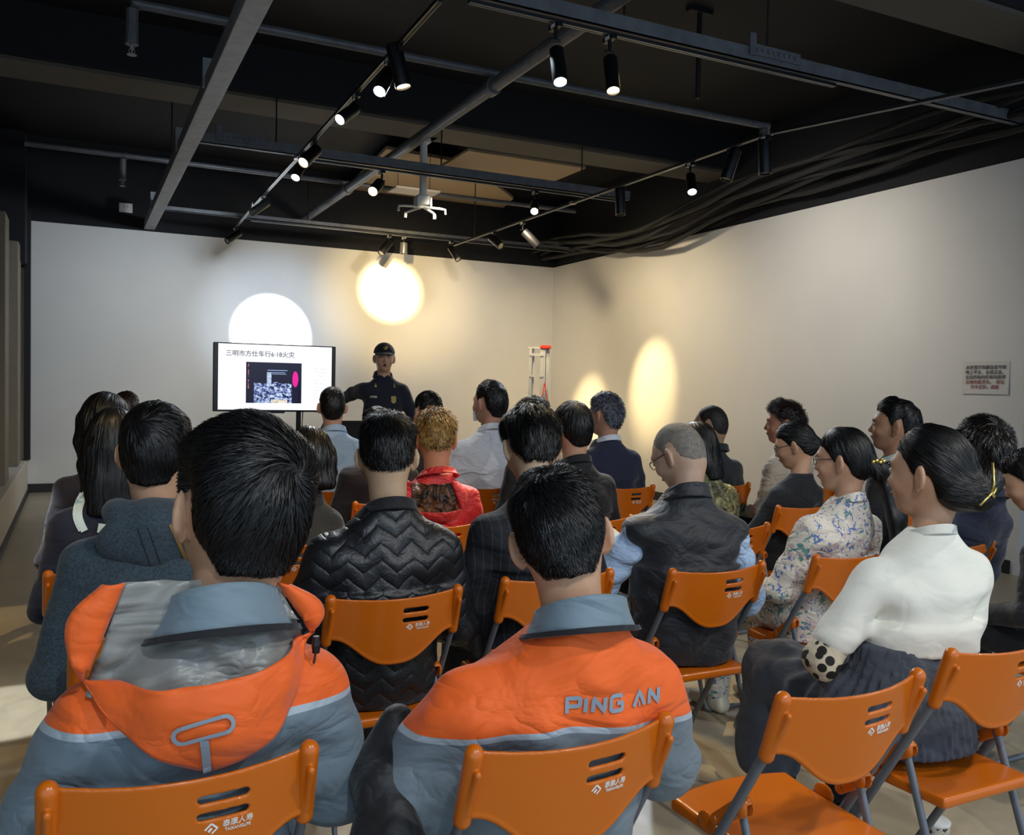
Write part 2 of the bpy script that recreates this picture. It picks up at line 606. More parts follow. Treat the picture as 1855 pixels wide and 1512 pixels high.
XL = -0.56
struct('floor', MB().box((3.6, 5.5, -0.05), (16, 15, 0.1)), M_floor)
struct('ceiling', MB().box((3.6, 5.5, 4.5), (16, 15, 0.1)), M_black)
wt = 3.385
struct('wall_back', MB().box(((XL - 1 + XR) / 2, YB + .05, wt / 2), (XR - XL + 1.2, 0.1, wt)), M_white)
struct('wall_back_upper', MB().box((2.9, YB + .08, (wt + 4.45) / 2), (9.6, 0.1, 4.45 - wt)), M_black)
struct('wall_right', MB().box((XR + .05, (YB + 4.58) / 2, wt / 2), (0.1, YB - 4.58, wt)), M_white)
struct('wall_right_upper', MB().box((XR + .08, 6.2, (wt + 4.45) / 2), (0.1, 13, 4.45 - wt)), M_black)
struct('wall_right_near', MB().box((XR + .36, 2.6, wt / 2), (0.1, 5.2, wt)), M_pale)
struct('wall_left_upper', MB().box((XL - .45, 8.5, 3.85), (0.3, 8.4, 1.3)), M_black)
struct('wall_left', MB().box((XL - 1.3, 6.5, 1.7), (0.1, 12.5, 3.4)), wall_mat('left_wall_paint', '8a7c68'))
struct('trim_ledge', MB().box((XL - .55, 8.3, 0.21), (1.1, 8.5, 0.42), bev=0.01), M_ledge)
# slanted black bulkhead above the left ledge
struct('trim_bulkhead', MB().box((XL - .18, 12.2, 3.55), (0.36, 0.7, 1.5)), M_black)
struct('baseboard_back', MB().box(((XL + XR) / 2, YB - .012, 0.055), (XR - XL, 0.024, 0.11)), M_skirt)
struct('baseboard_right', MB().box((XR - .012, 8.6, 0.055), (0.024, 7.9, 0.11)), M_skirt)
struct('baseboard_left', MB().box((XL + .01, 8.3, 0.03), (0.02, 8.4, 0.06)), M_skirt)
# black mullion and taupe panels over the ledge
struct('trim_mullion', MB().box((XL + .0, YB - .12, 1.95), (0.07, 0.14, 3.05)), M_dark)
tag(MB().box((XL - .12, 11.75, 1.70), (0.14, 0.5, 2.56), bev=0.006).build('pillar', M_taupe), None, None, kind='structure')
tag(MB().box((XL - .12, 9.75, 1.70), (0.14, 0.5, 2.56), bev=0.006).build('pillar', M_taupe), None, None, kind='structure')
rack = empty('shelf_rack', (XL - .35, 10.75, 0.42), label='pale wooden rack standing on the left ledge', cat='rack')
for ux, uy in ((0, -.6), (0, .6), (-.3, -.6), (-.3, .6)): MB().box((ux, uy, 0.75), (0.04, 0.04, 1.5)).build('upright', M_wood, rack)
for z in (0.06, 0.62, 1.42): MB().box((-.15, 0, z), (0.36, 1.26, 0.07)).build('shelf', M_wood, rack)

# black beams, each with an underside plate coloured as lit from the floor
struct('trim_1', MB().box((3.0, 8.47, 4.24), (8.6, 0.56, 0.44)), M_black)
struct('trim_5', MB().box((3.0, 8.50, 4.005), (8.6, 0.50, 0.03)), M_soffit_lit)
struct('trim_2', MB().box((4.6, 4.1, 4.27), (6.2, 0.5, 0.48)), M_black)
struct('trim_6', MB().box((4.6, 4.12, 4.015), (6.2, 0.42, 0.03)), M_soffit_lit)
# ceiling patches near the projector mount, warm bounce light painted as brown
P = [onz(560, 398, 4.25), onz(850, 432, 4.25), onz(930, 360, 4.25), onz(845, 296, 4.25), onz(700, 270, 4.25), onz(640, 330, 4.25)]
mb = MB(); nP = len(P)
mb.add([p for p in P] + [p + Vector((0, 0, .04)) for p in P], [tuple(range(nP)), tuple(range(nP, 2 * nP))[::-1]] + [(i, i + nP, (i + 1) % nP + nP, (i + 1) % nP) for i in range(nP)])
tag(mb.build('trim_3', M_ceiling_lit), kind='structure')
tag(MB().box((4.6, 9.6, 4.05), (1.5, 1.1, 0.03)).build('trim_4', M_ceiling_lit), kind='structure')

# ------------------------------------------------------------------ overhead steel
def beamx(name, x0, x1, y, z, w, h, mat, label, cat, parent=None):
    o = MB().box(((x0 + x1) / 2, y, z), (x1 - x0, w, h), bev=0.004).build(name, mat, parent)
    return tag(o, label, cat)


b = empty('cable_duct', (0.83, 8, 3.46), label='long grey steel duct running overhead toward the left of the screen wall', cat='duct')
MB().box((0, 0, 0), (0.13, 9.1, 0.11), bev=0.004).build('channel', M_beam, b)
for y in (-4, -1.6, 0.25, 3.2): MB().box((0, y, .075), (0.16, 0.03, 0.2), bev=.002).build('bracket', M_beam, b)
for y in (-2.5, 1.5): MB().tube([(0, y, 0.04), (0, y, 0.99)], 0.006, 6).build('hanger_rod', M_dark, b)


def strut(x0, x1, y, z, label, rods, plate=None, w=0.06, h=0.09):
    r = empty('ceiling_strut', ((x0 + x1) / 2, y, z), label=label, cat='strut'); L = x1 - x0
    MB().box((0, -w / 2 + .004, 0), (L, 0.008, h)).box((0, w / 2 - .004, 0), (L, 0.008, h)).box((0, 0, -h / 2 + .004), (L, w, 0.008)).build('rail', M_pipe, r)
    for x in rods: MB().tube([(x - (x0 + x1) / 2, 0, -.02), (x - (x0 + x1) / 2, 0, 4.45 - z)], 0.007, 6).build('hanger_rod', M_dark, r)
    if plate is not None:
        mb = MB().box((plate - (x0 + x1) / 2, -w / 2 - .006, 0.03), (0.4, 0.01, 0.07)).box((plate - .2 - (x0 + x1) / 2, -w / 2 - .006, 0.06), (0.05, 0.014, 0.14))
        for i in range(8):
            mb.lathe([(0, .012), (.012, .01), (.014, 0)], (plate - .16 + i * .045 - (x0 + x1) / 2, -w / 2 - .012, 0.03), 8, rot=Matrix.Rotation(math.pi / 2, 3, 'X'))
        mb.build('bolted_splice_plate', M_pipe, r)
    return r


strut(1.8, 7.2, 4.5, 3.6, 'thick grey ceiling strut carrying the two spotlights at the upper middle', [2.9, 4.0], 4.05)
strut(0.9, 5.4, 8.2, 3.56, 'dark ceiling strut crossing in front of the projector mount', [1.6, 3.2, 4.8], 1.3)
strut(0.9, 6.5, 11.25, 3.47, 'farthest thin ceiling strut, just above the white back wall', [1.2, 2.6, 4.9], None, 0.05, 0.05)

r = empty('water_pipe', (2.83, 8.5, 3.73), label='thick round grey pipe running diagonally overhead toward the projector mount', cat='pipe')
MB().tube([(0, -4.5, 0), (0, 3.98, 0)], 0.052, 16).build('pipe_run', M_pipe, r)
for y in (-2.28, 0.5, 1.75): MB().tube([(0, y - .05, 0), (0, y + .05, 0)], 0.066, 16).build('coupling', M_pipe, r)


def sprinkler_pipe(x0, x1, y, z, label, heads, rad=0.03, drops=(0.45,)):
    r = empty('sprinkler_pipe', ((x0 + x1) / 2, y, z), label=label, cat='pipe'); cx = (x0 + x1) / 2
    MB().tube([(x0 - cx, 0, 0), (x1 - cx, 0, 0)], rad, 12).build('pipe_run', M_pipe, r)
    for hx in heads:
        MB().tube([(hx - cx + .05, 0, 0), (hx - cx, 0, 0), (hx - cx, 0, -.04), (hx - cx, 0, -.2)], [rad * 1.25] * 4, 12).tube([(hx - cx, 0, -.2), (hx - cx, 0, -.26)], rad * 1.35, 10).build('drop_pipe', M_pipe, r)
        h_ = MB().lathe([(.0, 0), (.014, 0), (.014, -.03), (.005, -.04), (.005, -.06), (0.03, -.062), (.03, -.066), (0, -.066)], (hx - cx, 0, -.26), 12)
        for s_ in (-1, 1): h_.tube([(hx - cx + s_ * .014, 0, -.285), (hx - cx + s_ * .018, 0, -.305), (hx - cx + s_ * .006, 0, -.322)], 0.003, 5)
        h_.build('sprinkler_head', M_whitepl if False else M_beam, r)
    return r


sprinkler_pipe(0.30, 5.5, 6.2, 3.83, 'grey sprinkler pipe across the ceiling, its head hanging at the upper left', [0.30, 5.5])
sprinkler_pipe(-.5, 6.0, 10.4, 3.83, 'rear sprinkler pipe with a head hanging over the left of the screen wall', [0.42], 0.028)
r = empty('ceiling_tee_bracket', (0, 0, 0), label='black drop rod with small top plate hanging from the ceiling at upper right', cat='bracket')
p = onz(1268, 15, 4.45)
r.location = p
MB().tube([(0, 0, 0), (0, 0, -.7)], 0.02, 8).build('rod', M_conduit, r); MB().box((0, 0, -.02), (0.22, 0.06, 0.04)).build('plate', M_conduit, r)

# bundle of conduits along the right wall
for k in range(6):
    zz = 3.55 + 0.07 * (k % 3) + 0.03 * (k // 3); xx = XR - 0.30 - 0.16 * (k % 3) - 0.05 * (k // 3)
    rg = random.Random(k)
    pts = []
    for i in range(28):
        y = 1.5 + i * (YB - 1.7) / 27
        sag = 0.05 * math.sin(i * 0.9 + k * 1.3) * (0.4 + 0.6 * rg.random())
        pts.append((xx + 0.03 * math.sin(i * .6 + k), y, zz - 0.03 + sag - 0.25 * math.exp(-((y - 9.5) / 1.6) ** 2)))
    o = MB().tube(pts, 0.024 if k % 2 else 0.034, 8).build('conduit', M_conduit)
    autosmooth(o)
    tag(o, 'black conduit in the sagging cable bundle above the right wall', 'conduit', 'conduits bundled above the right wall')

# wall socket on the black upper wall
p = ony(228, 376, YB)
soc = empty('wall_socket', (p.x, YB + .03, p.z), label='small white socket on the black wall above the screen wall', cat='socket')
MB().box((0, -.01, 0), (0.16, 0.02, 0.12), bev=.004).build('plate', M_whitepl, soc)
MB().box((-.02, -.022, .015), (0.006, 0.004, 0.02)).box((.02, -.022, .015), (0.006, 0.004, 0.02)).build('holes', M_dark, soc)

# ------------------------------------------------------------------ light tracks and spotlights
SEGS = []


def track(name, P, label):
    for i_ in range(len(P) - 1): SEGS.append((Vector(P[i_]), Vector(P[i_ + 1])))
    r = empty('light_track', P[0], label=label, cat='light track')
    L = [Vector(p) - Vector(P[0]) for p in P]
    for i in range(len(L) - 1):
        a, b_ = L[i], L[i + 1]; d = (b_ - a); c = (a + b_) / 2
        R = d.to_track_quat('Y', 'Z').to_matrix()
        MB().box(c, (0.034, d.length, 0.02), R).build('rail', M_blackpl, r)
        MB().box(c + R @ Vector((-.0125, 0, -.011)), (0.005, d.length, 0.003), R).box(c + R @ Vector((.0125, 0, -.011)), (0.005, d.length, 0.003), R).build('contact_strip', M_trackline, r)
    for p in L[1:-1]: MB().box(p, (0.06, 0.06, 0.028)).build('connector', M_trackline, r)
    return r


TZ = 3.41
track('t', [(1.75, 4.55, 3.53), (1.75, 8.0, 3.45), (1.76, 10.2, 3.42), (1.79, 11.8, 3.40)], 'long light track with six spotlights running from the top centre toward the screen')
track('t', [(4.7, 11.6, TZ), (4.7, 8.2, TZ), (4.7, 5.25, TZ), (5.28, 3.52, TZ), (5.9, 1.5, TZ)], 'bent light track running along the right side of the ceiling')
track('t', [(1.9, 4.5, 3.535), (4.6, 4.5, 3.535)], 'light track fixed under the thick strut at the upper middle')
track('t', [(1.9, 8.2, 3.495), (5.3, 8.2, 3.495)], 'light track under the strut in front of the projector mount')
track('t', [(1.9, 11.25, 3.43), (6.4, 11.25, 3.43)], 'light track along the far end, just above the white back wall')


def lens(name, c, s):
    n = NT(name); n.color('ffffff')
    n.b.inputs['Emission Color'].default_value = (*c, 1); n.b.inputs['Emission Strength'].default_value = s; return n.m


M_lc = lens('cool_lens', (0.75, 0.85, 1.0), 40); M_lw = lens('warm_lens', (1.0, 0.75, 0.42), 14); M_lo = lens('bright_lens', (1, .97, .85), 60)
M_off = plain('dull_reflector', '8a8478', 0.3, 0.5)
M_spot = plain('spot_black', '111215', 0.35, 0.4)
M_spotg = plain('spot_grey', '77777a', 0.4, 0.4)


def spotlight(mount, lenspos, lit, label, length=0.2, rad=0.042, mat=None, z_track=None):
    """mount: point on the track; lenspos: centre of the lamp mouth"""
    mat = mat or M_spot
    mount = Vector(mount); lp = Vector(lenspos)
    r = empty('track_spotlight', mount, label=label, cat='spotlight', group=None)
    piv = Vector((0, 0, -.10)); d = (lp - mount - piv)
    dist = d.length; d.normalize()
    R = d.to_track_quat('-Z', 'Y').to_matrix()
    mouth = piv + d * dist; back = mouth - d * length
    MB().box((0, 0, -.022), (0.036, 0.11, 0.03), bev=.003).build('adapter', M_spot if mat is M_spot else mat, r)
    for q_ in (-.019, .019): MB().box((q_, 0, -.022), (0.002, 0.045, 0.02)).build('rating_label', M_whitepl, r)
    MB().tube([(0, 0, -.035), (0, 0, -.075)], 0.012, 8).tube([(0, 0, -.075), tuple(piv)], 0.009, 8).tube([(-.03, 0, -.1), (.03, 0, -.1)], 0.008, 8).build('swivel', M_spot, r)
    # d points from pivot to mouth; body is a can along d
    q = R
    prof = [(0, 0), (rad * .85, 0), (rad, .006), (rad, length - .004), (rad * .97, length), (rad * .86, length), (rad * .84, length - .02), (0, length - .02)]
    o = MB().lathe([(a, -z) for a, z in prof[:-1]], back, 24, rot=q).build('housing', mat, r); autosmooth(o, 35)
    MB().lathe([(0, -(length - .012)), (rad * .84, -(length - .012))], back, 20, rot=q).build('lens', {0: M_off, 1: M_lc, 2: M_lw, 3: M_lo}[lit], r)
    return r


def tk(px, py, z=TZ): return onz(px, py, z)


def spot_px(mpx, z, lpx, dd, lit, label, **k):
    r_ = ray(*mpx).normalized(); best = None
    for a, b_ in SEGS:      # the point of the rails nearest to where the lamp hangs
        for i_ in range(201):
            q_ = a.lerp(b_, i_ / 200); v_ = q_ - CAM; e_ = (v_ - r_ * v_.dot(r_)).length / v_.length
            if best is None or e_ < best[0]: best = (e_, q_)
    m_ = best[1] - Vector((0, 0, .008)); d_ = (m_ - CAM).dot(Fv)
    spotlight(m_, at(lpx[0], lpx[1], d_ + dd), lit, label, **k)


spot_px((728, 88), 3.50, (731, 158), 0.0, 2, 'large black spotlight pointing straight down, nearest on the long track', length=0.27, rad=.05)
spot_px((706, 100), 3.50, (687, 166), -0.13, 1, 'spotlight lit cool white beside the large downward one', length=.22)
spot_px((640, 160), 3.46, (615, 217), -0.13, 1, 'spotlight lit cool white, third along the long track')
spot_px((560, 245), 3.44, (549, 295), -0.12, 2, 'warm lit spotlight in the middle of the long track', length=.24, rad=.05)
spot_px((538, 270), 3.44, (535, 322), -0.1, 1, 'cool white spotlight just beyond the warm one on the long track')
spot_px((474, 350), 3.42, (456, 385), -0.1, 0, 'unlit black spotlight tilted down left near the far end of the long track', length=.24)
spot_px((424, 408), 3.42, (411, 437), -0.1, 0, 'unlit black spotlight at the very end of the long track', length=.24)
spot_px((1000, 66), 3.53, (1015, 149), -0.12, 1, 'cool white spotlight under the thick strut, left of the warm one', length=.24)
spot_px((1100, 88), 3.53, (1111, 165), -0.10, 2, 'warm spotlight under the thick strut at the upper middle', length=.24)
spot_px((1255, 303), TZ, (1254, 348), -0.12, 1, 'cool white spotlight on the right hand track, left of the hanging black ones', length=.2)
spot_px((967, 352), 3.49, (968, 383), -0.2, 3, 'dazzling white spotlight at the right of the projector mount', length=.2)
spot_px((1124, 338), TZ, (1124, 389), 0.0, 0, 'unlit black spotlight hanging straight down between the two bright ones', length=.26, rad=.05)
spot_px((1388, 248), TZ, (1386, 315), 0.0, 0, 'unlit black spotlight pointing down beside the track bend', length=.26, rad=.05)
spot_px((1330, 270), TZ, (1315, 326), 0.0, 0, 'unlit black spotlight tilted left, just left of the track bend', length=.26, rad=.05)
spot_px((893, 415), TZ, (908, 446), -0.1, 0, 'unlit black spotlight on the right track, tilted right toward the corner', length=.24, rad=.05)
spot_px((816, 440), TZ, (830, 470), -0.1, 0, 'unlit black spotlight at the far end of the right hand track', length=.24, rad=.045)
spot_px((692, 313), 3.49, (675, 347), -0.25, 2, 'warm spotlight aimed left just before the projector mount', length=.24, rad=.05)
spot_px((704, 432), 3.43, (690, 459), -0.1, 0, 'unlit black spotlight over the warm wall spot, left of the grey one', length=.24, rad=.05)
spot_px((732, 437), 3.43, (731, 460), 0.0, 0, 'short grey spotlight over the warm wall spot', length=.15, rad=.05, mat=M_spotg)
spot_px((948, 402), TZ, (975, 445), 0.0, 0, 'unlit black spotlight between the dazzling one and the room corner', length=.24, rad=.05)

# projector mount
p = onz(768, 250, 4.0); d_ = (p - CAM).dot(Fv); bt = at(766, 372, d_)
r = empty('projector_mount', (p.x, p.y, bt.z), label='white ceiling pole mount with spread arms and no projector on it', cat='mount')
hh = p.z - bt.z
MB().tube([(0, 0, .08), (0, 0, hh)], 0.038, 16).build('pole', M_whitepl, r)
MB().box((0, 0, hh), (0.22, 0.22, 0.02)).box((0, 0, hh - .03), (.11, .11, .05)).build('ceiling_plate', M_whitepl, r)
MB().box((0, 0, .06), (0.13, 0.1, 0.1), bev=.01).box((-.07, 0, .03), (.02, .12, .1)).box((.07, 0, .03), (.02, .12, .1)).build('tilt_head', M_whitepl, r)
for (x, y) in ((-.28, -.06), (.2, -.12), (.19, .16), (-.1, .24)):
    MB().tube([(0, 0, -.01), (x * .8, y * .8, -.03), (x, y, -.04), (x * 1.02, y * 1.02, -.09)], 0.012, 6, flat=1.6).build('arm', M_whitepl, r)
for nm, dz in (('paper_panel', -.02),):
    q = onz(750, 347, 3.75)
    o = MB().box((0, 0, 0), (0.55, 0.32, 0.02)).build('hanging_panel', M_ledge); o.location = q
    tag(o, 'small pale panel hung flat from the ceiling beside the projector mount pole', 'panel')
    MB().tube([(-.2, 0, 0), (-.2, 0, 4.45 - 3.75)], 0.004, 5).tube([(.2, 0, 0), (.2, 0, 4.45 - 3.75)], 0.004, 5).build('hanger_wire', M_dark, o)


# ------------------------------------------------------------------ lettering
def text_mesh(txt, size, bold=0.0, extrude=0.0008, align='CENTER', spacing=1.0):
    cu = bpy.data.curves.new('txt', 'FONT'); cu.body = txt; cu.size = size; cu.extrude = extrude
    cu.offset = bold; cu.align_x = align; cu.align_y = 'CENTER'; cu.space_character = spacing
    cu.resolution_u = 3
    o = bpy.data.objects.new('txt', cu); COL.objects.link(o)
    bpy.context.view_layer.update()
    dg = bpy.context.evaluated_depsgraph_get()
    me = bpy.data.meshes.new_from_object(o.evaluated_get(dg))
    bpy.data.objects.remove(o); bpy.data.curves.remove(cu)
    V = np.empty(len(me.vertices) * 3); me.vertices.foreach_get('co', V); V = V.reshape(-1, 3)
    Fc = [tuple(p.vertices) for p in me.polygons]
    bpy.data.meshes.remove(me)
    return V, Fc


def text_obj(name, txt, size, mat, parent, fn, **k):
    V, Fc = text_mesh(txt, size, **k)
    return mesh_obj(name, np.array([tuple(fn(*v)) for v in V]) if len(V) else V, Fc, mat, parent, False)


# ------------------------------------------------------------------ television on its stand
M_bez = plain('tv_bezel', '0d0e12', 0.3)
tl = at(387, 619, 8.25); tr = at(609, 627, 8.75); bl = at(387, 745, 8.25)
tvw = (tr - tl).length; tvh = (tl - bl).length
tv = empty('television', ((tl.x + tr.x) / 2, (tl.y + tr.y) / 2, 0), math.atan2(tr.y - tl.y, tr.x - tl.x), 'wide flat television showing a slide with a dark photo, on a black floor stand', 'television')
zc = (tl.z + bl.z) / 2 + .0
MB().box((0, .03, zc), (tvw, 0.05, tvh), bev=.006).box((0, .08, zc - .1), (tvw * .6, .06, tvh * .5), bev=.01).build('frame', M_bez, tv)
MB().box((0, .0, zc - tvh / 2 - .006), (0.16, 0.03, 0.016)).build('sensor_bar', M_bez, tv)
# the slide
n = NT('slide_light'); n.color('000000'); n.b.inputs['Emission Color'].default_value = (0.93, 0.96, 1, 1); n.b.inputs['Emission Strength'].default_value = 1.25; n.set(Roughness=0.3)
M_slide = n.m
n = NT('slide_ink'); n.color('50505a'); n.b.inputs['Emission Color'].default_value = (.4, .4, .45, 1); n.b.inputs['Emission Strength'].default_value = .35; M_ink = n.m
sw, sh = tvw * .925, tvh * .955
scr = MB().box((0, .002, zc + .004), (sw, 0.008, sh)).build('screen', M_slide, tv)
fnT = lambda ox, oz: (lambda x, y, z: (ox + x, -.0045 - z, oz + y))
text_obj('slide_title', '三明市方仕车行6·18火灾', 0.062 * tvw / 1.2, M_ink, scr, fnT(-.14 * sw, zc + .36 * sh), bold=0.0012)
mb = MB(); rg_ = random.Random(3)      # the small unreadable column of text at the right of the slide
for row in range(13):
    for k in range(6):
        if rg_.random() < .75:
            cx_ = .395 * sw + (k - 2.5) * .021; cz_ = zc + .16 * sh - row * .036
            for q_ in range(2): mb.box((cx_ + rg_.uniform(-.004, .004), -.0030, cz_ + rg_.uniform(-.006, .006)), (.011, .001, .0022) if q_ else (.0022, .001, .012))
mb.build('slide_column', M_ink, scr)
# photo on the slide: burnt room
n = NT('slide_photo'); n.color('000000'); n.set(Roughness=0.3)
x, y, z = n.xyz(); px0, pz0, pw_, ph_ = -.02 * sw, zc - .075 * sh, .49 * sw, .63 * sh
u = n.math('DIVIDE', n.math('SUBTRACT', x, px0 - pw_ / 2), pw_); v = n.math('DIVIDE', n.math('SUBTRACT', z, pz0 - ph_ / 2), ph_)
cmb = n.n('ShaderNodeCombineXYZ'); n.l(u, cmb.inputs[0]); n.l(v, cmb.inputs[1])
n1 = n.noise(15, 7, cmb.outputs[0], .8, 1.0); n2 = n.noise(9, 4, cmb.outputs[0], .6)
deb = n.ramp(n1, [(0.44, '0c0c30'), (0.50, '3048b0'), (0.55, 'd8ecff')])
low = n.math('LESS_THAN', n.math('ADD', v, n.math('MULTIPLY', n2, .25)), 0.62)
mid = n.math('LESS_THAN', n.math('ABSOLUTE', n.math('SUBTRACT', u, 0.48)), 0.34)
c = n.mix(n.math('MULTIPLY', low, mid), '08082a', deb)


def rect(u0, u1, v0, v1):
    a = n.math('MULTIPLY', n.math('GREATER_THAN', u, u0), n.math('LESS_THAN', u, u1))
    b_ = n.math('MULTIPLY', n.math('GREATER_THAN', v, v0), n.math('LESS_THAN', v, v1)); return n.math('MULTIPLY', a, b_)


c = n.mix(rect(.37, .45, .42, .76), c, n.ramp(n1, [(0.4, '6a90c0'), (0.6, 'e8f4ff')]))
for (u0, u1, v0, v1) in ((.38, .74, .80, .815), (.44, .70, .745, .76), (.46, .72, .71, .72)): c = n.mix(rect(u0, u1, v0, v1), c, 'a8c0f0')
du = n.math('DIVIDE', n.math('SUBTRACT', u, 0.885), 0.055); dv = n.math('DIVIDE', n.math('SUBTRACT', v, 0.60), 0.2)
ee = n.math('ADD', n.math('ADD', n.math('MULTIPLY', du, du), n.math('MULTIPLY', dv, dv)), n.math('MULTIPLY', n1, .6))
c = n.mix(n.math('LESS_THAN', ee, 1.25), c, 'f010a0')
c = n.mix(rect(.45, .74, 0.0, .09), c, n.ramp(n1, [(0.45, 'fff4e0'), (0.6, 'b0a0a0')]))
c = n.mix(rect(.035, .05, .35, .95), c, n.ramp(n1, [(0.5, '08082a'), (0.55, 'ff9090')]))
n.l(c, n.b.inputs['Emission Color']); n.b.inputs['Emission Strength'].default_value = 1.0
MB().box((px0, -.004, pz0), (pw_, 0.003, ph_)).build('slide_photograph', n.m, scr)
for x in (-.19 * tvw, .20 * tvw):
    MB().box((x, .07, zc / 2 - .1), (0.045, 0.03, zc - .25 + .05), bev=.004).build('stand_post', M_dark, tv)
MB().box((0, .07, 0.09), (0.62, 0.05, 0.04)).box((-.3, .07, .05), (0.05, 0.5, 0.04)).box((.3, .07, .05), (0.05, 0.5, 0.04)).build('stand_base', M_dark, tv)
for (x, y) in ((-.3, -.15), (-.3, .29), (.3, -.15), (.3, .29)): MB().lathe([(0, 0), (.03, 0), (.03, .035), (0, .035)], (x, y, 0), 10).build('castor', M_blackpl, tv)
MB().tube([(.235 * tvw, .06, zc - tvh / 2), (.225 * tvw, .06, zc - tvh / 2 - .25), (.21 * tvw, .08, .3), (.3 * tvw, .1, .01)], 0.005, 6).build('power_cable', M_blackpl, tv)

# black speaker-like lectern top beside the presenter's legs (a dark sloped box)
q = at(628, 800, 6.6)
o = MB().box((0, 0, q.z / 2), (0.05, 0.05, q.z)).build('music_stand', M_blackpl); o.location = (q.x, q.y, 0)
tag(o, 'black sloped stand top beside the blue shirted listener, in front of the speaker', 'stand')
MB().box((-.02, 0, q.z + .02), (0.34, 0.24, 0.2), Matrix.Rotation(-.5, 3, 'X'), bev=.01).build('desk', M_blackpl, o)
MB().box((0, 0, .02), (0.4, 0.36, 0.04), bev=.01).build('base', M_blackpl, o)

# ------------------------------------------------------------------ step ladder folded in the corner
M_alu = plain('ladder_aluminium', 'c4c2bc', 0.4, 0.35, var=0.08); M_red = plain('ladder_red_plastic', 'd8341c', 0.5)
lb = at(975, 630, 11.4)
zl = lb.z
lad = empty('step_ladder', (lb.x, lb.y, 0), -0.45, 'folded aluminium step ladder with red caps leaning in the room corner', 'ladder')
for (x, y, w) in ((-.10, 0, .035), (.06, 0, .06), (.125, .06, .05), (-.06, .08, .03)):
    MB().box((x, y, zl / 2), (w, .03, zl)).box((x, y - .018, zl / 2), (w * .3, .008, zl)).build('rail', M_alu, lad)
for i in range(7): MB().box((-.02, -.0, .25 + i * .27), (.18, .07, .03)).build('step', M_alu, lad)
MB().box((.095, .03, zl + .01), (.14, .16, .05), bev=.015).build('top_cap', M_red, lad)
MB().box((-.04, .04, zl), (.2, .1, .02)).build('top_plate', M_alu, lad)
for s_ in (-1, 1):
    MB().tube([(.09, -.05, zl - .45), (.09 + s_ * .045, -.06, zl - .72)], .006, 6).tube([(.09 + s_ * .045, -.06, zl - .70), (.09 + s_ * .05, -.06, zl - .80)], .022, 8).build('latch_strap', M_red, lad)

# white plinth near the corner (behind the navy suit)
q = onx(1050, 770, XR - .35)
o = MB().box((0, 0, .36), (.5, 1.0, .72), bev=.006).build('plinth', M_white); o.location = (XR - .3, 11.4, 0)
tag(o, 'low white display plinth against the right wall, behind the navy suited man', 'plinth')
# notice on the right wall
c0 = onx(1786, 684, XR)
n_ = empty('wall_notice', (XR - .004, c0.y, c0.z), 0, 'white paper notice with five lines of print taped to the right wall', 'notice')
hw = abs(onx(1742, 684, XR).y - onx(1826, 684, XR).y) / 2; hh = abs(onx(1786, 654, XR).z - onx(1786, 713, XR).z) / 2
mb = MB(); G = []
for i in range(9):
    t = i / 8; G.append([Vector((-0.012 * (1 - t) ** 2, yy * hw, -hh + 2 * hh * t)) for yy in (1, .33, -.33, -1)])
mb.grid(G); M_paper = plain('notice_paper', 'cfccc6', 0.8)
solidify(mb.build('sheet', M_paper, n_), .001)
lines = ['本展览厅的藏品是专供', '网上平台，全是正品。', '全场所标的价格均是供', '应商的批发价，  所以', '均不议价，谢谢']
M_ink2 = plain('notice_ink', '6e6a68', 0.8); M_ink3 = plain('notice_red_ink', '9a6a68', 0.8)
for i, tx in enumerate(lines):
    zz = hh * (.62 - i * .30)
    text_obj('notice_line', tx, hh * .27, M_ink3 if i >= 3 else M_ink2, n_, (lambda zz: lambda x, y, z: (-.005 - z - .012 * (.5 - (zz + y) / hh / 2) ** 2, -x, zz + y))(zz), bold=0.0004)

# ------------------------------------------------------------------ folding chair (built once, then copied)
n = NT('orange_plastic'); n.set(Roughness=0.28); n.color('c8640c')
n.b.inputs['Coat Weight'].default_value = 0.15; n.bump(n.noise(500, 2), 0.06, 0.001)
M_or = n.m
M_tube = plain('chair_tube_grey', '70757b', 0.35, 0.25)
M_rivet = plain('rivet', 'a8a8a8', 0.3, 0.9)
M_logo = plain('logo_white', 'e8e4dc', 0.6)
BT = 0.83


def back_y(x, z):  # centre surface of the backrest (sags back in the middle, leans back upward)
    return -.205 - .13 * (BT - z) * -1 * 0 + (BT - z) * 0.20 - .035 * (1 - (x / .2) ** 2)


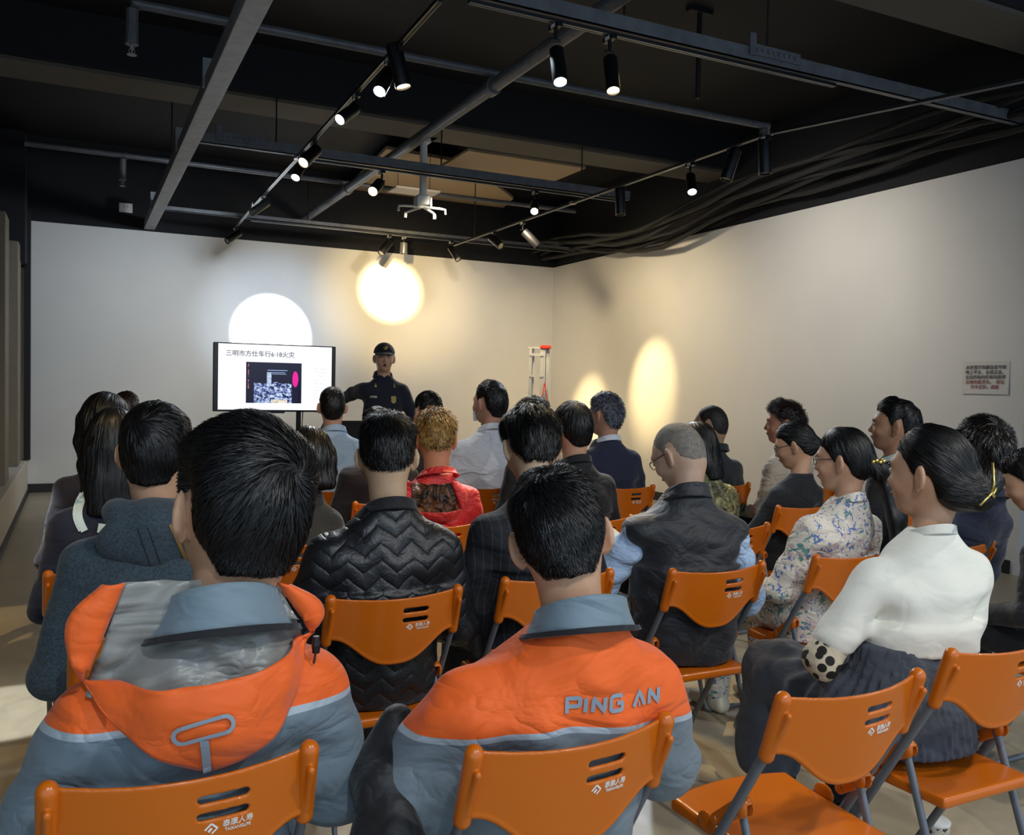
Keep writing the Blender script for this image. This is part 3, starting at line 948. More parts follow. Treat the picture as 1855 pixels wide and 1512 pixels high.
def make_chair():
    r = empty('folding_chair', label='x', cat='chair')
    # backrest shell with two slots
    f = Field((-.225, -.27, .57), (.225, -.12, .85), .0032)
    x, y, z = f.pts((slice(None),) * 3)
    d = np.abs(y - back_y(x, z)) * 0.97 - .0045
    u = np.clip(x / .205, -1, 1)
    top = BT - .006 - .010 * (1 - u * u)
    bot = .700 - .086 * (0.5 + 0.5 * np.cos(np.pi * np.clip(np.abs(u) * 1.04, 0, 1) ** 1.35))
    out = np.maximum(np.maximum(np.abs(x) - .208, z - top), bot - z)
    F = smax(d, out, .004)
    rim = np.sqrt((y - back_y(x, z)) ** 2 + np.where(np.abs(x) < .208, (z - bot) ** 2, 1)) - .0062
    F = smin(F, rim, .004)
    for zs in (.775, .745):
        xx = np.clip(x, .022, .098)
        sl = np.sqrt((x - xx) ** 2 + (z - zs) ** 2) - .0068
        F = smax(F, -(sl + 0 * y), .002)
    f.F = F.astype(np.float32)
    back = field_obj('backrest', f, M_or, r)
    # side caps that clasp the posts
    for s_ in (-1, 1):
        f = Field((s_ * .212 - .03, -.24, .655), (s_ * .212 + .03, -.13, .86), .0032)
        a = (s_ * .214, back_y(.2, BT) + .0, BT - .012); b_ = (s_ * .216, back_y(.2, .69) + .012, .69)
        f.cone(a, b_, .0185, .0175, .0, sq=(1, .95, 1))
        f.cone((s_ * .214, a[1] - .017, .80 - .01), (s_ * .216, b_[1] - .017, .71), .0075, .0075, .004)
        field_obj('side_cap', f, M_or, r)
        # post: back upright running forward and down to the floor
        pts = [(s_ * .216, back_y(.2, .8) + .003, .80), (s_ * .216, back_y(.2, .70) + .012, .70), (s_ * .216, -.02, .45), (s_ * .216, .205, .06), (s_ * .212, .222, .025), (s_ * .19, .228, .012)]
        autosmooth(MB().tube(pts, .0125, 12, flat=.72).build('front_leg', M_tube, r))
        pts = [(s_ * .192, -.07, .53), (s_ * .192, -.235, .06), (s_ * .188, -.25, .022), (s_ * .168, -.255, .012)]
        autosmooth(MB().tube(pts, .0115, 12, flat=.75).build('rear_leg', M_tube, r))
        # orange hinge bracket
        f = Field((s_ * .205 - .035, -.13, .44), (s_ * .205 + .035, .03, .575), .003)
        f.cone((s_ * .200, -.072, .535), (s_ * .208, .0, .478), .021, .014, 0, sq=(.62, 1, 1))
        f.ell((s_ * .194, -.082, .538), (.021, .02, .026), .006)
        f.put(lambda x, y, z: np.maximum(np.maximum(np.abs(x - s_ * .192) - .009, np.abs(y + .098) - .02), np.abs(z - .530) - .02), (s_ * .192, -.098, .53), (.01, .02, .02), .001, 's')
        f.put(lambda x, y, z: np.sqrt((y + .012) ** 2 + (z - .488) ** 2) - .005 + 0 * x, (s_ * .2, -.012, .488), (.05, .006, .006), .001, 's')
        field_obj('hinge_bracket', f, M_or, r)
        mb = MB()
        mb.lathe([(0, .004), (.006, .003), (.0075, 0)], (s_ * (.192 + .026), -.068, .533), 10, rot=Matrix.Rotation(s_ * math.pi / 2, 3, 'Y'))
        mb.build('rivet', M_rivet, r)
    autosmooth(MB().tube([(-.2, .228, .012), (.2, .228, .012)], .0115, 12).build('front_floor_bar', M_tube, r))
    autosmooth(MB().tube([(-.18, -.255, .012), (.18, -.255, .012)], .0105, 12).build('rear_floor_bar', M_tube, r))
    # seat
    f = Field((-.215, -.2, .40), (.215, .225, .475), .005)
    x, y, z = f.pts((slice(None),) * 3)
    hw = .182 + .018 * np.clip((y + .18) / .38, 0, 1)
    fy = .205 - .030 * (x / .2) ** 2
    zt = .448 + .006 * np.clip((y - .1) / .1, 0, 1) - .006 * np.exp(-((y + .02) / .1) ** 2) * (1 - np.clip(np.abs(x) / .19, 0, 1) ** 2)
    out = np.maximum(np.maximum(np.abs(x) - hw, y - fy), -.18 - y)
    slab = smax(smax(z - zt, (.418) - z, .004), out, .010)
    core = np.maximum(np.maximum(z - .430, .40 - z), out + .012)
    f.F = smax(slab, -core, .003).astype(np.float32)
    field_obj('seat', f, M_or, r)
    for s_ in (-1, 1):
        f = Field((s_ * .197 - .02, -.02, .42), (s_ * .197 + .02, .10, .49), .003)
        f.ell((s_ * .197, .04, .452), (.007, .032, .024), 0); field_obj('seat_lug', f, M_or, r)
    # maker's mark under the slots
    fb = lambda ox, oz: (lambda x, y, z: (ox + x, back_y(ox + x, oz + y) - .0056 - z, oz + y))
    g = back
    mb = MB(); ox, oz = .040, .722
    def bar(x0, z0, x1, z1, w):
        d_ = Vector((x1 - x0, 0, z1 - z0)); nn_ = Vector((-d_.z, 0, d_.x)).normalized() * w / 2
        q = [Vector((x0, 0, z0)) + nn_, Vector((x0, 0, z0)) - nn_, Vector((x1, 0, z1)) - nn_, Vector((x1, 0, z1)) + nn_]
        mb.add([fb(ox, oz)(p.x, p.z, 0) for p in q], [(0, 1, 2, 3)])
    bar(-.011, 0, 0, .010, .0035); bar(0, .010, .011, 0, .0035); bar(-.005, -.004, .001, .002, .0045); bar(.001, -.008, .010, .0, .003)
    mb.build('logo_mark', M_logo, back)
    text_obj('logo_words', '泰康人寿', .0135, M_logo, back, fb(.086, .7265), spacing=1.0)
    text_obj('logo_letters', 'TAIKANGLIFE', .0078, M_logo, back, fb(.086, .7155), spacing=.95)
    return r


CHAIR0 = make_chair()
chair_first = [True]
CH_GROUP = 'orange folding chairs facing the screen'


def chair(x, y, rz, label):
    if chair_first[0]:
        c = CHAIR0; chair_first[0] = False
    else: c = copy_tree(CHAIR0)
    c.scale = (.92, 1, 1)
    c.location = (x, y, 0); c.rotation_euler = (0, 0, rz)
    c['label'] = label; c['group'] = CH_GROUP
    return c


# ------------------------------------------------------------------ people
def Rz(a): return np.array([[math.cos(a), -math.sin(a), 0], [math.sin(a), math.cos(a), 0], [0, 0, 1]])
def Rx(a): return np.array([[1, 0, 0], [0, math.cos(a), -math.sin(a)], [0, math.sin(a), math.cos(a)]])
def Ry(a): return np.array([[math.cos(a), 0, math.sin(a)], [0, 1, 0], [-math.sin(a), 0, math.cos(a)]])


def head_prims(f, s, fem=False, face=True, only_skull=False, infl=0.0):
    """head in its own frame: origin between the ears, +y to the face"""
    S = lambda *v: tuple(q * s for q in v)
    g = infl
    f.ell(S(0, -.008, .022), tuple(q * s + g for q in (.076, .093, .094)), 0)
    f.ell(S(0, -.03, -.02), tuple(q * s + g for q in (.066, .066, .07)), .03 * s)
    if only_skull: return
    f.ell(S(0, .030, -.045), S(.060 if not fem else .056, .058, .068), .03 * s)
    f.ell(S(0, .055, -.088), S(.030, .028, .022), .03 * s)
    f.ell(S(0, .046, 0.0), S(.062, .045, .075), .03 * s)
    if face:
        f.ell(S(0, .082, .028), S(.050, .014, .012), .015 * s)
        for q in (-1, 1):
            f.ell(S(q * .030, .100, .006), S(.019, .014, .011), .008 * s, 's')
            f.ell(S(q * .030, .083, .004), S(.014, .010, .0085), .004 * s)
            f.ell(S(q * .042, .068, -.028), S(.020, .018, .018), .02 * s)
        f.cone(S(0, .086, .010), S(0, .104, -.026), .008 * s, .0115 * s, .010 * s)
        for q in (-1, 1): f.ell(S(q * .012, .098, -.031), S(.008, .009, .007), .006 * s)
        f.ell(S(0, .091, -.053), S(.021, .009, .006), .006 * s)
        f.ell(S(0, .088, -.064), S(.018, .010, .007), .006 * s)
        f.ell(S(0, .105, -.0585), S(.022, .008, .0016), .002 * s, 's')
    for q in (-1, 1):
        f.ell(S(q * .086, -.008, -.006), S(.009, .020, .034), .006 * s, rz=q * .55)
        f.ell(S(q * .080, -.000, -.036), S(.007, .010, .011), .006 * s)
        f.ell(S(q * .098, .000, -.002), S(.008, .012, .020), .004 * s, 's', rz=q * .55)


def hairline(ph, kind):
    """height of the lower edge of the hair for azimuth ph (0 = face, pi = nape)"""
    K = {'short': [(0, .068), (.7, .060), (1.05, .035), (1.3, -.002), (1.45, -.008), (1.6, .034), (1.85, .034), (2.05, -.035), (2.5, -.078), (3.15, -.083)],
         'fade': [(0, .066), (.7, .058), (1.05, .035), (1.3, .0), (1.45, -.004), (1.6, .036), (1.85, .036), (2.05, -.025), (2.5, -.055), (3.15, -.060)],
         'bob': [(0, .060), (.6, .050), (.9, .0), (1.2, -.05), (1.5, -.09), (3.15, -.11)],
         'pulled': [(0, .062), (.7, .052), (1.05, .030), (1.3, -.004), (1.55, .006), (1.8, .0), (2.1, -.05), (2.6, -.075), (3.15, -.08)]}[kind]
    a = np.array(K); return np.interp(np.abs(ph), a[:, 0], a[:, 1])


def build_hair(P, root, R, o, s, spec):
    """hair cap and strands in the head frame, placed by rotation R (columns) and origin o"""
    kind = spec.get('hair', 'short'); th = spec.get('th', .020); h = spec.get('hres', .006)
    mat = spec.get('hmat') or hairmat('hair_black')
    long_ = spec.get('long', 0.0)
    lo = np.array((-.16, -.26, -.16 - max(long_, spec.get('pony', 0)))) * s; hi = np.array((.16, .16, .19)) * s
    f = Field(lo, hi, h * s); f.mg = .06
    head_prims(f, s, only_skull=True)
    if kind in ('short', 'fade'):
        f.cone((0, -.028 * s, -.05 * s), (0, -.045 * s, -.12 * s), .054 * s, .052 * s, .02)
    x, y, z = f.pts((slice(None),) * 3)
    ph = np.arctan2(x + 0 * z, (y + .008 * s) + 0 * z)
    hl = hairline(ph, 'bob' if kind == 'long' else kind) * s
    zr = np.clip((z - hl) / (.09 * s), 0, 1)
    thick = (.002 + (th - .002) * zr ** (.6 if kind != 'fade' else 1.0)) * s
    if kind in ('short', 'fade'): thick = thick * (1 - .62 * np.sin(ph) ** 2 * (1 - np.clip((z - .02 * s) / (.07 * s), 0, 1)))
    front = np.clip(1 - np.abs(ph) / 1.0, 0, 1)
    thick = thick + front * spec.get('quiff', .006) * s * np.clip((z - .05 * s) / (.05 * s), 0, 1)
    part = spec.get('part')
    F = f.F - thick
    F = smax(F, hl - z, .006 * s)
    f.F = F.astype(np.float32)
    for pr in spec.get('hprims', []):
        t, a = pr[0], pr[1:]
        if t == 'ell': f.ell(tuple(q * s for q in a[0]), tuple(q * s for q in a[1]), (a[2] if len(a) > 2 else .015) * s)
        if t == 'chain': f.chain([tuple(q * s for q in p_) for p_ in a[0]], [q * s for q in a[1]], .02 * s, sq=a[2] if len(a) > 2 else None)
    if long_:
        L = long_
        secs = [(-L * s, 0, -.085 * s, .078 * s * spec.get('lw', 1), .028 * s), (-.12 * s, 0, -.080 * s, .092 * s * spec.get('lw', 1), .038 * s), (-.02 * s, 0, -.055 * s, .098 * s, .055 * s), (.03 * s, 0, -.04 * s, .088 * s, .05 * s)]
        f.loft(secs, .03 * s, e=2.2)
        for q in (-1, 1): f.chain([(q * .082 * s, .01 * s, .02 * s), (q * .088 * s, .0, -.07 * s), (q * .080 * s, -.03 * s, -L * .85 * s)], [.022 * s, .024 * s, .014 * s], .03 * s)
    f.displace(.0022 * s * spec.get('mess', 1.0), 70 / s, spec.get('seed', 1), (1, 1, .5))
    V, Q = f.mesh()
    # strands
    N = spec.get('strands', 1500); seglen = spec.get('slen', .030) * s; nseg = 5
    w = np.array(spec.get('whorl', (.1, -.85, .5)), float); w = w / np.linalg.norm(w) * .1 * s + np.array((0, -.008, .022)) * s
    rg = np.random.default_rng(spec.get('seed', 1) + 50)
    A = V[Q[:, 0]]; ar = np.linalg.norm(np.cross(V[Q[:, 2]] - A, V[Q[:, 1]] - V[Q[:, 3]]), axis=1); ar /= ar.sum()
    fi = rg.choice(len(Q), N, p=ar); uv = rg.random((N, 2))
    q = V[Q[fi]]
    p = (q[:, 0] * ((1 - uv[:, 0]) * (1 - uv[:, 1]))[:, None] + q[:, 1] * (uv[:, 0] * (1 - uv[:, 1]))[:, None] + q[:, 2] * (uv[:, 0] * uv[:, 1])[:, None] + q[:, 3] * ((1 - uv[:, 0]) * uv[:, 1])[:, None])
    # only where hair really is
    L = seglen * rg.uniform(.6, 1.2, N)
    pz = p[:, 2] / s
    phh = np.abs(np.arctan2(p[:, 0], p[:, 1] + .008 * s)); hl = hairline(phh, 'bob' if kind == 'long' else kind)
    near = np.clip((pz - hl) / .06, .35, 1)
    if kind in ('short', 'fade'): L = L * near
    off = rg.uniform(-.0005, .0022, N) * s * spec.get('mess', 1)
    zl = np.interp(np.abs(np.arctan2(p[:, 0], p[:, 1])), [0, 3.2], [0, 0])
    pts = [p.copy()]; clump = rg.normal(size=(N, 3)) * .12 * spec.get('mess', 1)
    grow = spec.get('lift', .0) * s
    flow = spec.get('flow')
    for i in range(nseg):
        d = p - w; dist = np.linalg.norm(d, axis=1, keepdims=True); d = d / (dist + 1e-6)
        g = f.grad(p)
        sw_ = np.cross(g, d); d = d + sw_ * spec.get('swirl', .7) * np.exp(-dist / (.06 * s))
        if long_ or spec.get('grav'):
            k = np.clip((.05 * s - p[:, 2:3]) / (.08 * s), 0, 1) * 1.5 + spec.get('grav', 0)
            d = d + np.array((0, 0, -1.0)) * k
        if flow is not None:
            for (fp, wt) in flow:
                v = np.array(fp) * s - p; v /= np.linalg.norm(v, axis=1, keepdims=True) + 1e-6; d = d * (1 - wt) + v * wt
        d = d + clump; d -= g * (d * g).sum(1, keepdims=True); d /= np.linalg.norm(d, axis=1, keepdims=True) + 1e-9
        p = p + d * (L / nseg)[:, None]
        tgt = off + grow * ((i + 1) / nseg) ** 1.5 * rg.uniform(.5, 1.3, N) + .0008 * s
        for _ in range(2):
            p = p - f.grad(p) * (f.sample(p) - tgt)[:, None]
        if kind in ('short', 'fade', 'pulled'):
            low = np.nan_to_num(p[:, 2]) < (hairline(np.arctan2(p[:, 0], p[:, 1] + .008 * s), kind) - .006) * s
            p = np.where(low[:, None], pts[-1], p)
        pts.append(p.copy())
    PT = np.stack(pts, 1)   # N, nseg+1, 3
    sl_ = np.linalg.norm(np.diff(PT, axis=1), axis=2)
    keep = np.isfinite(PT).all((1, 2)) & (sl_.max(1) < 2.2 * L / nseg + .004 * s) & (sl_.sum(1) > .25 * L)
    PT = PT[keep]; N = len(PT)
    tan = np.gradient(PT, axis=1); nrm = f.grad(PT.reshape(-1, 3)).reshape(PT.shape)
    tan = tan + 1e-7
    side = np.cross(tan, nrm); side /= np.linalg.norm(side, axis=2, keepdims=True) + 1e-9
    tilt = rg.normal(size=(N, 1, 1)) * .35
    side = side + nrm * tilt; side /= np.linalg.norm(side, axis=2, keepdims=True)
    wd = spec.get('sw', .0016) * s * rg.uniform(.6, 1.3, (N, 1, 1)) * np.array([.5, 1, 1, .85, .55, .08])[None, :, None]
    a_, b_ = PT - side * wd, PT + side * wd
    SV = np.stack([a_, b_], 2).reshape(-1, 3)
    base = (np.arange(N) * (nseg + 1) * 2)[:, None] + np.arange(nseg)[None, :] * 2
    SQ = np.stack([base, base + 1, base + 3, base + 2], 2).reshape(-1, 4) + len(V)
    AV = np.concatenate([V, SV]); AQ = np.concatenate([Q, SQ])
    AV = AV @ R.T + o
    m2 = spec.get('hmat2') or mat
    return mesh_obj('hair', AV, AQ, [mat, m2], root, True, np.concatenate([np.zeros(len(Q), int), np.ones(len(SQ), int)]))


def collar(root, N, Rn, mat, r0=.064, h=.045, tilt=.35, flare=.010, name='collar', th=.005, open_=0.6, up=0.0, dz=.0):
    """cloth ring round the neck, higher at the back; N neck base point"""
    G = []; K = 40
    for i in range(7):
        v = i / 6; row = []
        for j in range(K + 1):
            a = -math.pi / 2 + open_ * .5 + (2 * math.pi - open_) * j / K + math.pi  # gap at the front (+y)
            a = math.pi / 2 + open_ / 2 + (2 * math.pi - open_) * j / K
            cx, cy = math.cos(a), math.sin(a)
            rr = r0 + flare * (1 - v) ** 1.5 + .003 * math.sin(3 * a + 1)
            backness = .5 - .5 * cy
            z = dz + h * v * (.55 + .45 * backness) + tilt * (-cy) * rr * .9
            row.append(Vector((N[0] + rr * cx * 1.05, N[1] + rr * cy * .98 - up * v * backness, N[2] + z)))
        G.append(row)
    o = MB().grid(G).build(name, mat, root, True)
    solidify(o, th, 1); return o


def glasses(root, R, o, s, mat):
    mb = MB(); T = lambda p: Vector(R @ (np.array(p) * s) + o)
    for q in (-1, 1):
        mb.tube([T((q * .031 + .021 * math.cos(a), .104 - .004 * abs(math.cos(a)), .004 + .016 * math.sin(a))) for a in np.linspace(0, 2 * math.pi, 17)], .0017 * s, 6, cap=False)
    g = mb.build('glasses', mat, root, True)
    MB().tube([T((-.010, .106, .008)), T((.010, .106, .008))], .0016 * s, 6).build('bridge', mat, g)
    for q in (-1, 1): MB().tube([T((q * .052, .100, .010)), T((q * .076, .06, .010)), T((q * .084, .0, .012)), T((q * .083, -.02, -.008))], .0018 * s, 6).build('temple', mat, g)
    return g


def person(label, hx, hy, w, d, chair_xy=None, psi=0.0, hyaw=0.0, hpitch=0.1, hroll=0.0, fem=False, jacket=None, lower=None, bw=1.0,
           res=.009, lean=None, collar_m=None, skin_c='c79a7a', chair_label=None, chair_rz=0.0, sleeve=None, shirt=None, seed=0, arms=None, head_only_scale=None,
           wr=.004, extra=None, glass=None, hem=None, cuff=None, eyes=False, nshift=0.0, hair=None, collar_kw=None, jprims=None, sleeve_r=1.0, legs=True, standing=None, shoe=None, torso=None, face=True, pelvis_dy=0.0):
    s = w * d / FPX / .19
    s = max(.86, min(1.26, s))
    hair_ = hair or {}
    top = .115 + hair_.get('th', .02) * .9 - .018 * abs(math.sin(hpitch))
    hw = at(hx, hy + top * s * FPX / d, d); b = (.88 if fem else 1.0) * bw
    cp = math.cos(hpitch)
    hfwd = .025 + .11 * math.sin(hpitch); hup = .155 * s * math.cos(hpitch * .6)
    if chair_xy is None:
        v = Rz(psi) @ np.array((0, (lean if lean is not None else .03) + hfwd, 0)); cxy = (hw.x - v[0], hw.y - v[1])
    else: cxy = chair_xy
    root = empty('person', (cxy[0], cxy[1], 0), psi, label, 'person')
    if chair_label: chair(cxy[0], cxy[1] + pelvis_dy, chair_rz, chair_label)
    Hl = Rz(-psi) @ np.array((hw.x - cxy[0], hw.y - cxy[1], hw.z))
    N = np.array((Hl[0] * .9 + nshift, Hl[1] - hfwd, Hl[2] - hup))
    Rh = Rz(hyaw) @ Ry(hroll) @ Rx(-hpitch)
    z0 = .455; zN = N[2]
    if standing: z0 = .86
    cxf = lambda z: N[0] * np.clip((z - z0) / (zN - z0), 0, 1.1) ** 1.2
    sl = (.022 if not standing else .0)
    pw_ = 1.3 if N[1] > -.03 else 1.9
    cyf = lambda z: N[1] * np.clip((z - z0) / (zN - z0), 0, 1.1) ** pw_ - sl * math.sin(math.pi * float(np.clip((z - z0) / (zN - z0), 0, 1)))
    if torso is None:
        torso = [(0, .178, .125), (.10, .178, .128), (.36, .160 if not fem else .135, .112), (-.24, .182, .122), (-.15, .186, .108), (-.095, .172, .094), (-.055, .135, .085), (-.03, .105, .080), (-.012, .088, .076), (.012, .070, .068)]
    secs = []
    for (t, ww, dd) in torso:
        z = z0 + t * (zN - z0) / .6 if t >= 0 else zN + t
        if t == .012: z = zN + .012
        secs.append([z, float(cxf(z)), float(cyf(z)), ww * b, dd * b])
    # joints
    shz = zN - .118 - .10 * max(0, sleeve_r * b - 1)
    sh = [np.array((q * .166 * b + cxf(shz), cyf(shz), shz)) for q in (-1, 1)]
    if arms is None: arms = {}
    AR = []
    for qi, q in enumerate((-1, 1)):
        key = 'LR'[qi]
        if key in arms: el, wrp, hd = [np.array(v, float) for v in arms[key]]
        else:
            el = np.array((q * .245 * b + N[0] * .5, cyf(shz) * .5 + .02, max(shz - .29, .66)))
            wrp = np.array((q * .13, .26, .60)); hd = np.array((q * .07, .33, .575))
        AR.append((sh[qi], el, wrp, hd))
    LG = []
    for q in (-1, 1):
        if standing: LG.append(((q * .085, 0, .88), (q * .09, .01, .48), (q * .09, 0, .08)))
        else: LG.append(((q * .085, .03, .535), (q * .125, .42, .525), (q * .12, .44, .10)))
    # ---- skin body: one continuous surface
    f = Field((min(-.36, Hl[0] - .2), -.35 + min(0, Hl[1]), .03), (max(.36, Hl[0] + .2), .62, Hl[2] + .16), res)
    if standing: f = Field((-.62, -.3, .03), (.45, .35, Hl[2] + .16), res)
    for S_ in secs[:6]: pass
    f.loft([[a[0], a[1], a[2], a[3] * .82, a[4] * .74] for a in secs[:-2]] + [[secs[-2][0], secs[-2][1], secs[-2][2] + .01, .05, .045]], .02)
    M = Rh.T; f.frame(M, Hl)
    head_prims(f, s, fem, face)
    f.frame()
    nk = (.050 if fem else .060) * s
    hb = Hl + Rh @ (np.array((0, -.026, -.055)) * s)
    f.cone(hb, N + np.array((0, .012, -.02)), nk, nk * .88, .02)
    for (a, e, wv, hd) in AR:
        f.chain([a, e, wv], [.040 * b, .034 * b, .024 * b], .01)
        dirv = hd - wv; dirv = dirv / (np.linalg.norm(dirv) + 1e-6)
        inn = np.array((-np.sign(a[0] - N[0]), 0, 0)) * .0
        up = np.array((0, 0, 1.0)); sd = np.cross(dirv, up); sd /= np.linalg.norm(sd)
        up2 = np.cross(sd, dirv)
        palm = wv + dirv * .055
        f.cone(wv, palm + dirv * .025, .026, .030, .012, sq=(1, 1, .62))
        for k in range(4):
            b0 = palm + dirv * .03 + sd * (.0195 * (k - 1.5)); ln = (.040, .047, .044, .035)[k]
            b1 = b0 + dirv * ln * .8 - up2 * .008; b2 = b1 + dirv * ln * .5 - up2 * .022
            f.chain([b0, b1, b2], [.0088, .0082, .0072], .004)
        tb = wv + dirv * .03 - np.sign(a[0] - N[0]) * sd * .0
        ts = 1 if a[0] > N[0] else -1
        t0 = wv + dirv * .025 - sd * ts * .022; t1 = t0 + dirv * .035 - sd * ts * .020; t2 = t1 + dirv * .03 - sd * ts * .004 - up2 * .008
        f.chain([t0, t1, t2], [.0125, .0105, .0085], .008)
    for (a, k_, an) in LG: f.chain([a, k_, an, (an[0], an[1] + .08, .05)], [.062 * b, .045 * b, .032 * b, .028], .02)
    body = field_obj('body', f, skin('skin_' + skin_c, skin_c), root)
    # ---- jacket
    jr = .0095 if res > .0075 else .0075
    jlo = [min(v[0] for v in [sh[0], AR[0][1], AR[0][2]]) - .11, -.28 + min(0, N[1]), z0 - .05]; jhi = [max(v[0] for v in [sh[1], AR[1][1], AR[1][2]]) + .11, max(AR[0][2][1], AR[1][2][1], .2) + .08, zN + .10]
    f = Field(jlo, jhi, jr)
    f.loft(secs, .03)
    sr = sleeve_r
    fs = f if sleeve is None else Field(jlo, jhi, jr)
    for (a, e, wv, hd) in AR:
        if cuff: fs.chain([a, a + (e - a) * .80], [.062 * b * sr, .060 * b * sr], .03); continue
        if sleeve is not None: f.ell(a + np.array((0, 0, .012)), (.055 * b, .06 * b, .05), .03)
        fs.chain([a, e], [(.059 if sleeve is None else .052) * b * sr, .056 * b * sr], .05 if sleeve is None else .02)
        wv2 = wv + (wv - e) / np.linalg.norm(wv - e) * .0
        fs.chain([e, wv2], [.055 * b * sr, .040 * b * sr], .02)
    if jprims: jprims(f, N, cxf, cyf, zN)
    if wr:
        f.displace(wr, 34, seed + 3, (.8, .8, 1.6))
        if sleeve is not None: fs.displace(wr * 1.2, 40, seed + 9, (.8, .8, 1.6))
    # hollow neck opening
    if hem:
        f.put(lambda x, y, z: hem - z + 0 * x + 0 * y, (N[0], 0, hem), (.6, .6, hem - jlo[2] + .02), .004, 'i')
    f.cone(hb, N + np.array((0, .0, .048)), nk * .98, nk * .8, .004, 's')
    jk = field_obj('jacket' if not fem or True else 'top', f, jacket, root)
    if cuff:
        for (a, e, wv, hd) in AR:
            e0 = a + (e - a) * .74; g = Field(np.minimum(np.minimum(e, wv), e0) - .09, np.maximum(np.maximum(e, wv), e0) + .09, jr)
            g.chain([e0, e, wv], [.050 * b * sr, .052 * b * sr, .038 * b * sr], .02); g.displace(.006, 45, seed + 12); field_obj('sleeve_cuff', g, cuff, root)
    if sleeve is not None: field_obj('sleeves', fs, sleeve, root)
    # ---- trousers
    if legs:
        lm = lower or M_trs
        f = Field((-.26, -.2, .05 if not standing else .06), (.26, .56, 1.0 if standing else .66), .011)
        if standing: f.loft([(.80, 0, 0, .16 * b, .11 * b), (1.0, 0, 0, .16 * b, .11 * b)], .03)
        else: f.loft([(.452, 0, 0, .172 * b, .125 * b), (.60, 0, 0, .17 * b, .12 * b)], .03)
        for (a, k_, an) in LG: f.chain([a, k_, an], [.088 * b, .070 * b, .060 * b], .02)
        if not standing:
            f.put(lambda x, y, z: .452 - z + 0 * x + 0 * y if False else np.where((y < .2) & (z < .46), .452 - z, -1.0) + 0 * x, (0, 0, .5), (.3, .3, .3), .0, 'i') if False else None
        f.displace(.004, 32, seed + 4)
        field_obj('trousers', f, lm, root)
        for q, (a, k_, an) in zip((-1, 1), LG):
            f = Field((an[0] - .07, an[1] - .10, 0), (an[0] + .07, an[1] + .24, .14), .009)
            f.cone((an[0], an[1] - .035, .040), (an[0] + q * .012, an[1] + .14, .030), .036, .030, .02); f.ell((an[0], an[1], .085), (.042, .05, .05), .03)
            f.put(lambda x, y, z: .004 - z + 0 * x + 0 * y, (an[0], an[1], .0), (.2, .3, .02), 0, 'i')
            field_obj('shoe', f, shoe or M_shoe, root)
    if hair is not False: build_hair(None, root, Rh, Hl, s, {**dict(seed=seed), **(hair or {})})
    if eyes:
        T = lambda p: Vector(Rh @ (np.array(p) * s) + Hl); Rm = Matrix(Rh.tolist()) @ Matrix.Rotation(-math.pi / 2, 3, 'X')
        for q in (-1, 1):
            MB().lathe([(0, .0100 * s), (.006 * s, .009 * s), (.010 * s, .003 * s), (.010 * s, -.004 * s)], T((q * .030, .0865, .005)), 12, rot=Rm).build('eye', plain('eye_white', 'b0a8a0', .3), root, True)
            MB().lathe([(0, .0012), (.004, .0009), (.0048, -.001)], T((q * .030, .0968, .005)), 10, rot=Rm).build('iris', M_blackpl, root, True)
            MB().tube([T((q * .014, .097, .021)), T((q * .030, .098, .025)), T((q * .046, .089, .020))], [.0016, .0028, .0014], 6).build('eyebrow', hairmat('hair_black'), root, True)
        MB().tube([T((-.020, .0935, -.0585)), T((-.008, .0992, -.0575)), T((.008, .0992, -.0575)), T((.020, .0935, -.0585))], [.001, .0042, .0042, .001], 8, flat=1.0).build('lips', skin('lips', '9a5a4c'), root, True)
    if glass is not None: glasses(root, Rh, Hl, s, glass)
    if collar_m is not None:
        kw = dict(r0=nk * 1.12, h=.04); kw.update(collar_kw or {})
        collar(root, N + np.array((0, -.008, -.012)), None, collar_m, **kw)
    ctx = dict(root=root, N=N, H=Hl, R=Rh, s=s, jacket=jk, body=body, b=b, AR=AR, zN=zN, cxf=cxf, cyf=cyf)
    if extra: extra(ctx)
    return ctx


M_trs = fabric('dark_trousers', '14161c'); M_shoe = plain('dark_shoe', '0e0e10', 0.45)

# ------------------------------------------------------------------ clothing cloths
M_blackcloth = fabric('black_suit_cloth', '121318', wr=.4)
M_navy = fabric('navy_suit_cloth', '1a2138', wr=.45)
M_navy2 = fabric('deep_navy_cloth', '171a30', wr=.4)
M_maroon = fabric('maroon_black_cloth', '1c161e', wr=.4)
M_grey = fabric('dark_grey_cloth', '24272a', wr=.4)
M_hoodie = fabric('heather_hoodie', '36434b', rough=.95, wr=.3, var=.3)
M_hoodie2 = fabric('charcoal_fleece', '2a2f33', rough=.95, wr=.3, var=.25)
M_white = fabric('white_shirt_cloth', 'd4dae2', wr=.6, scale=9)
M_blue = fabric('pale_blue_shirt_cloth', 'a3bad2', wr=.7, scale=10)
M_blue2 = fabric('light_blue_shirt_cloth', 'a9c0dc', wr=.7, scale=11)
M_beige = fabric('beige_shirt_cloth', 'c6b9a6', wr=.6, scale=9)
M_cream = fabric('cream_jacket_cloth', 'dcdacd', wr=.35, scale=5)
M_vest = fabric('black_vest_cloth', '1b1d22', rough=.6, wr=.55)
M_or_c = fabric('orange_shell_cloth', 'ee6216', rough=.6, wr=.4)
M_gy_c = fabric('grey_blue_shell_cloth', '6f818b', rough=.65, wr=.5)
M_lin = fabric('silver_lining_cloth', '85857f', rough=.38, wr=1.0, scale=5)
M_red = fabric('red_shell_cloth', 'c81e1a', rough=.55, wr=.8, scale=9)
M_refl = plain('reflective_grey_print', '8b97a3', 0.5)
M_cordlock = plain('cord_lock', '101012', .4)
M_gold = plain('gold_clip', 'd8c070', 0.3, 0.9)
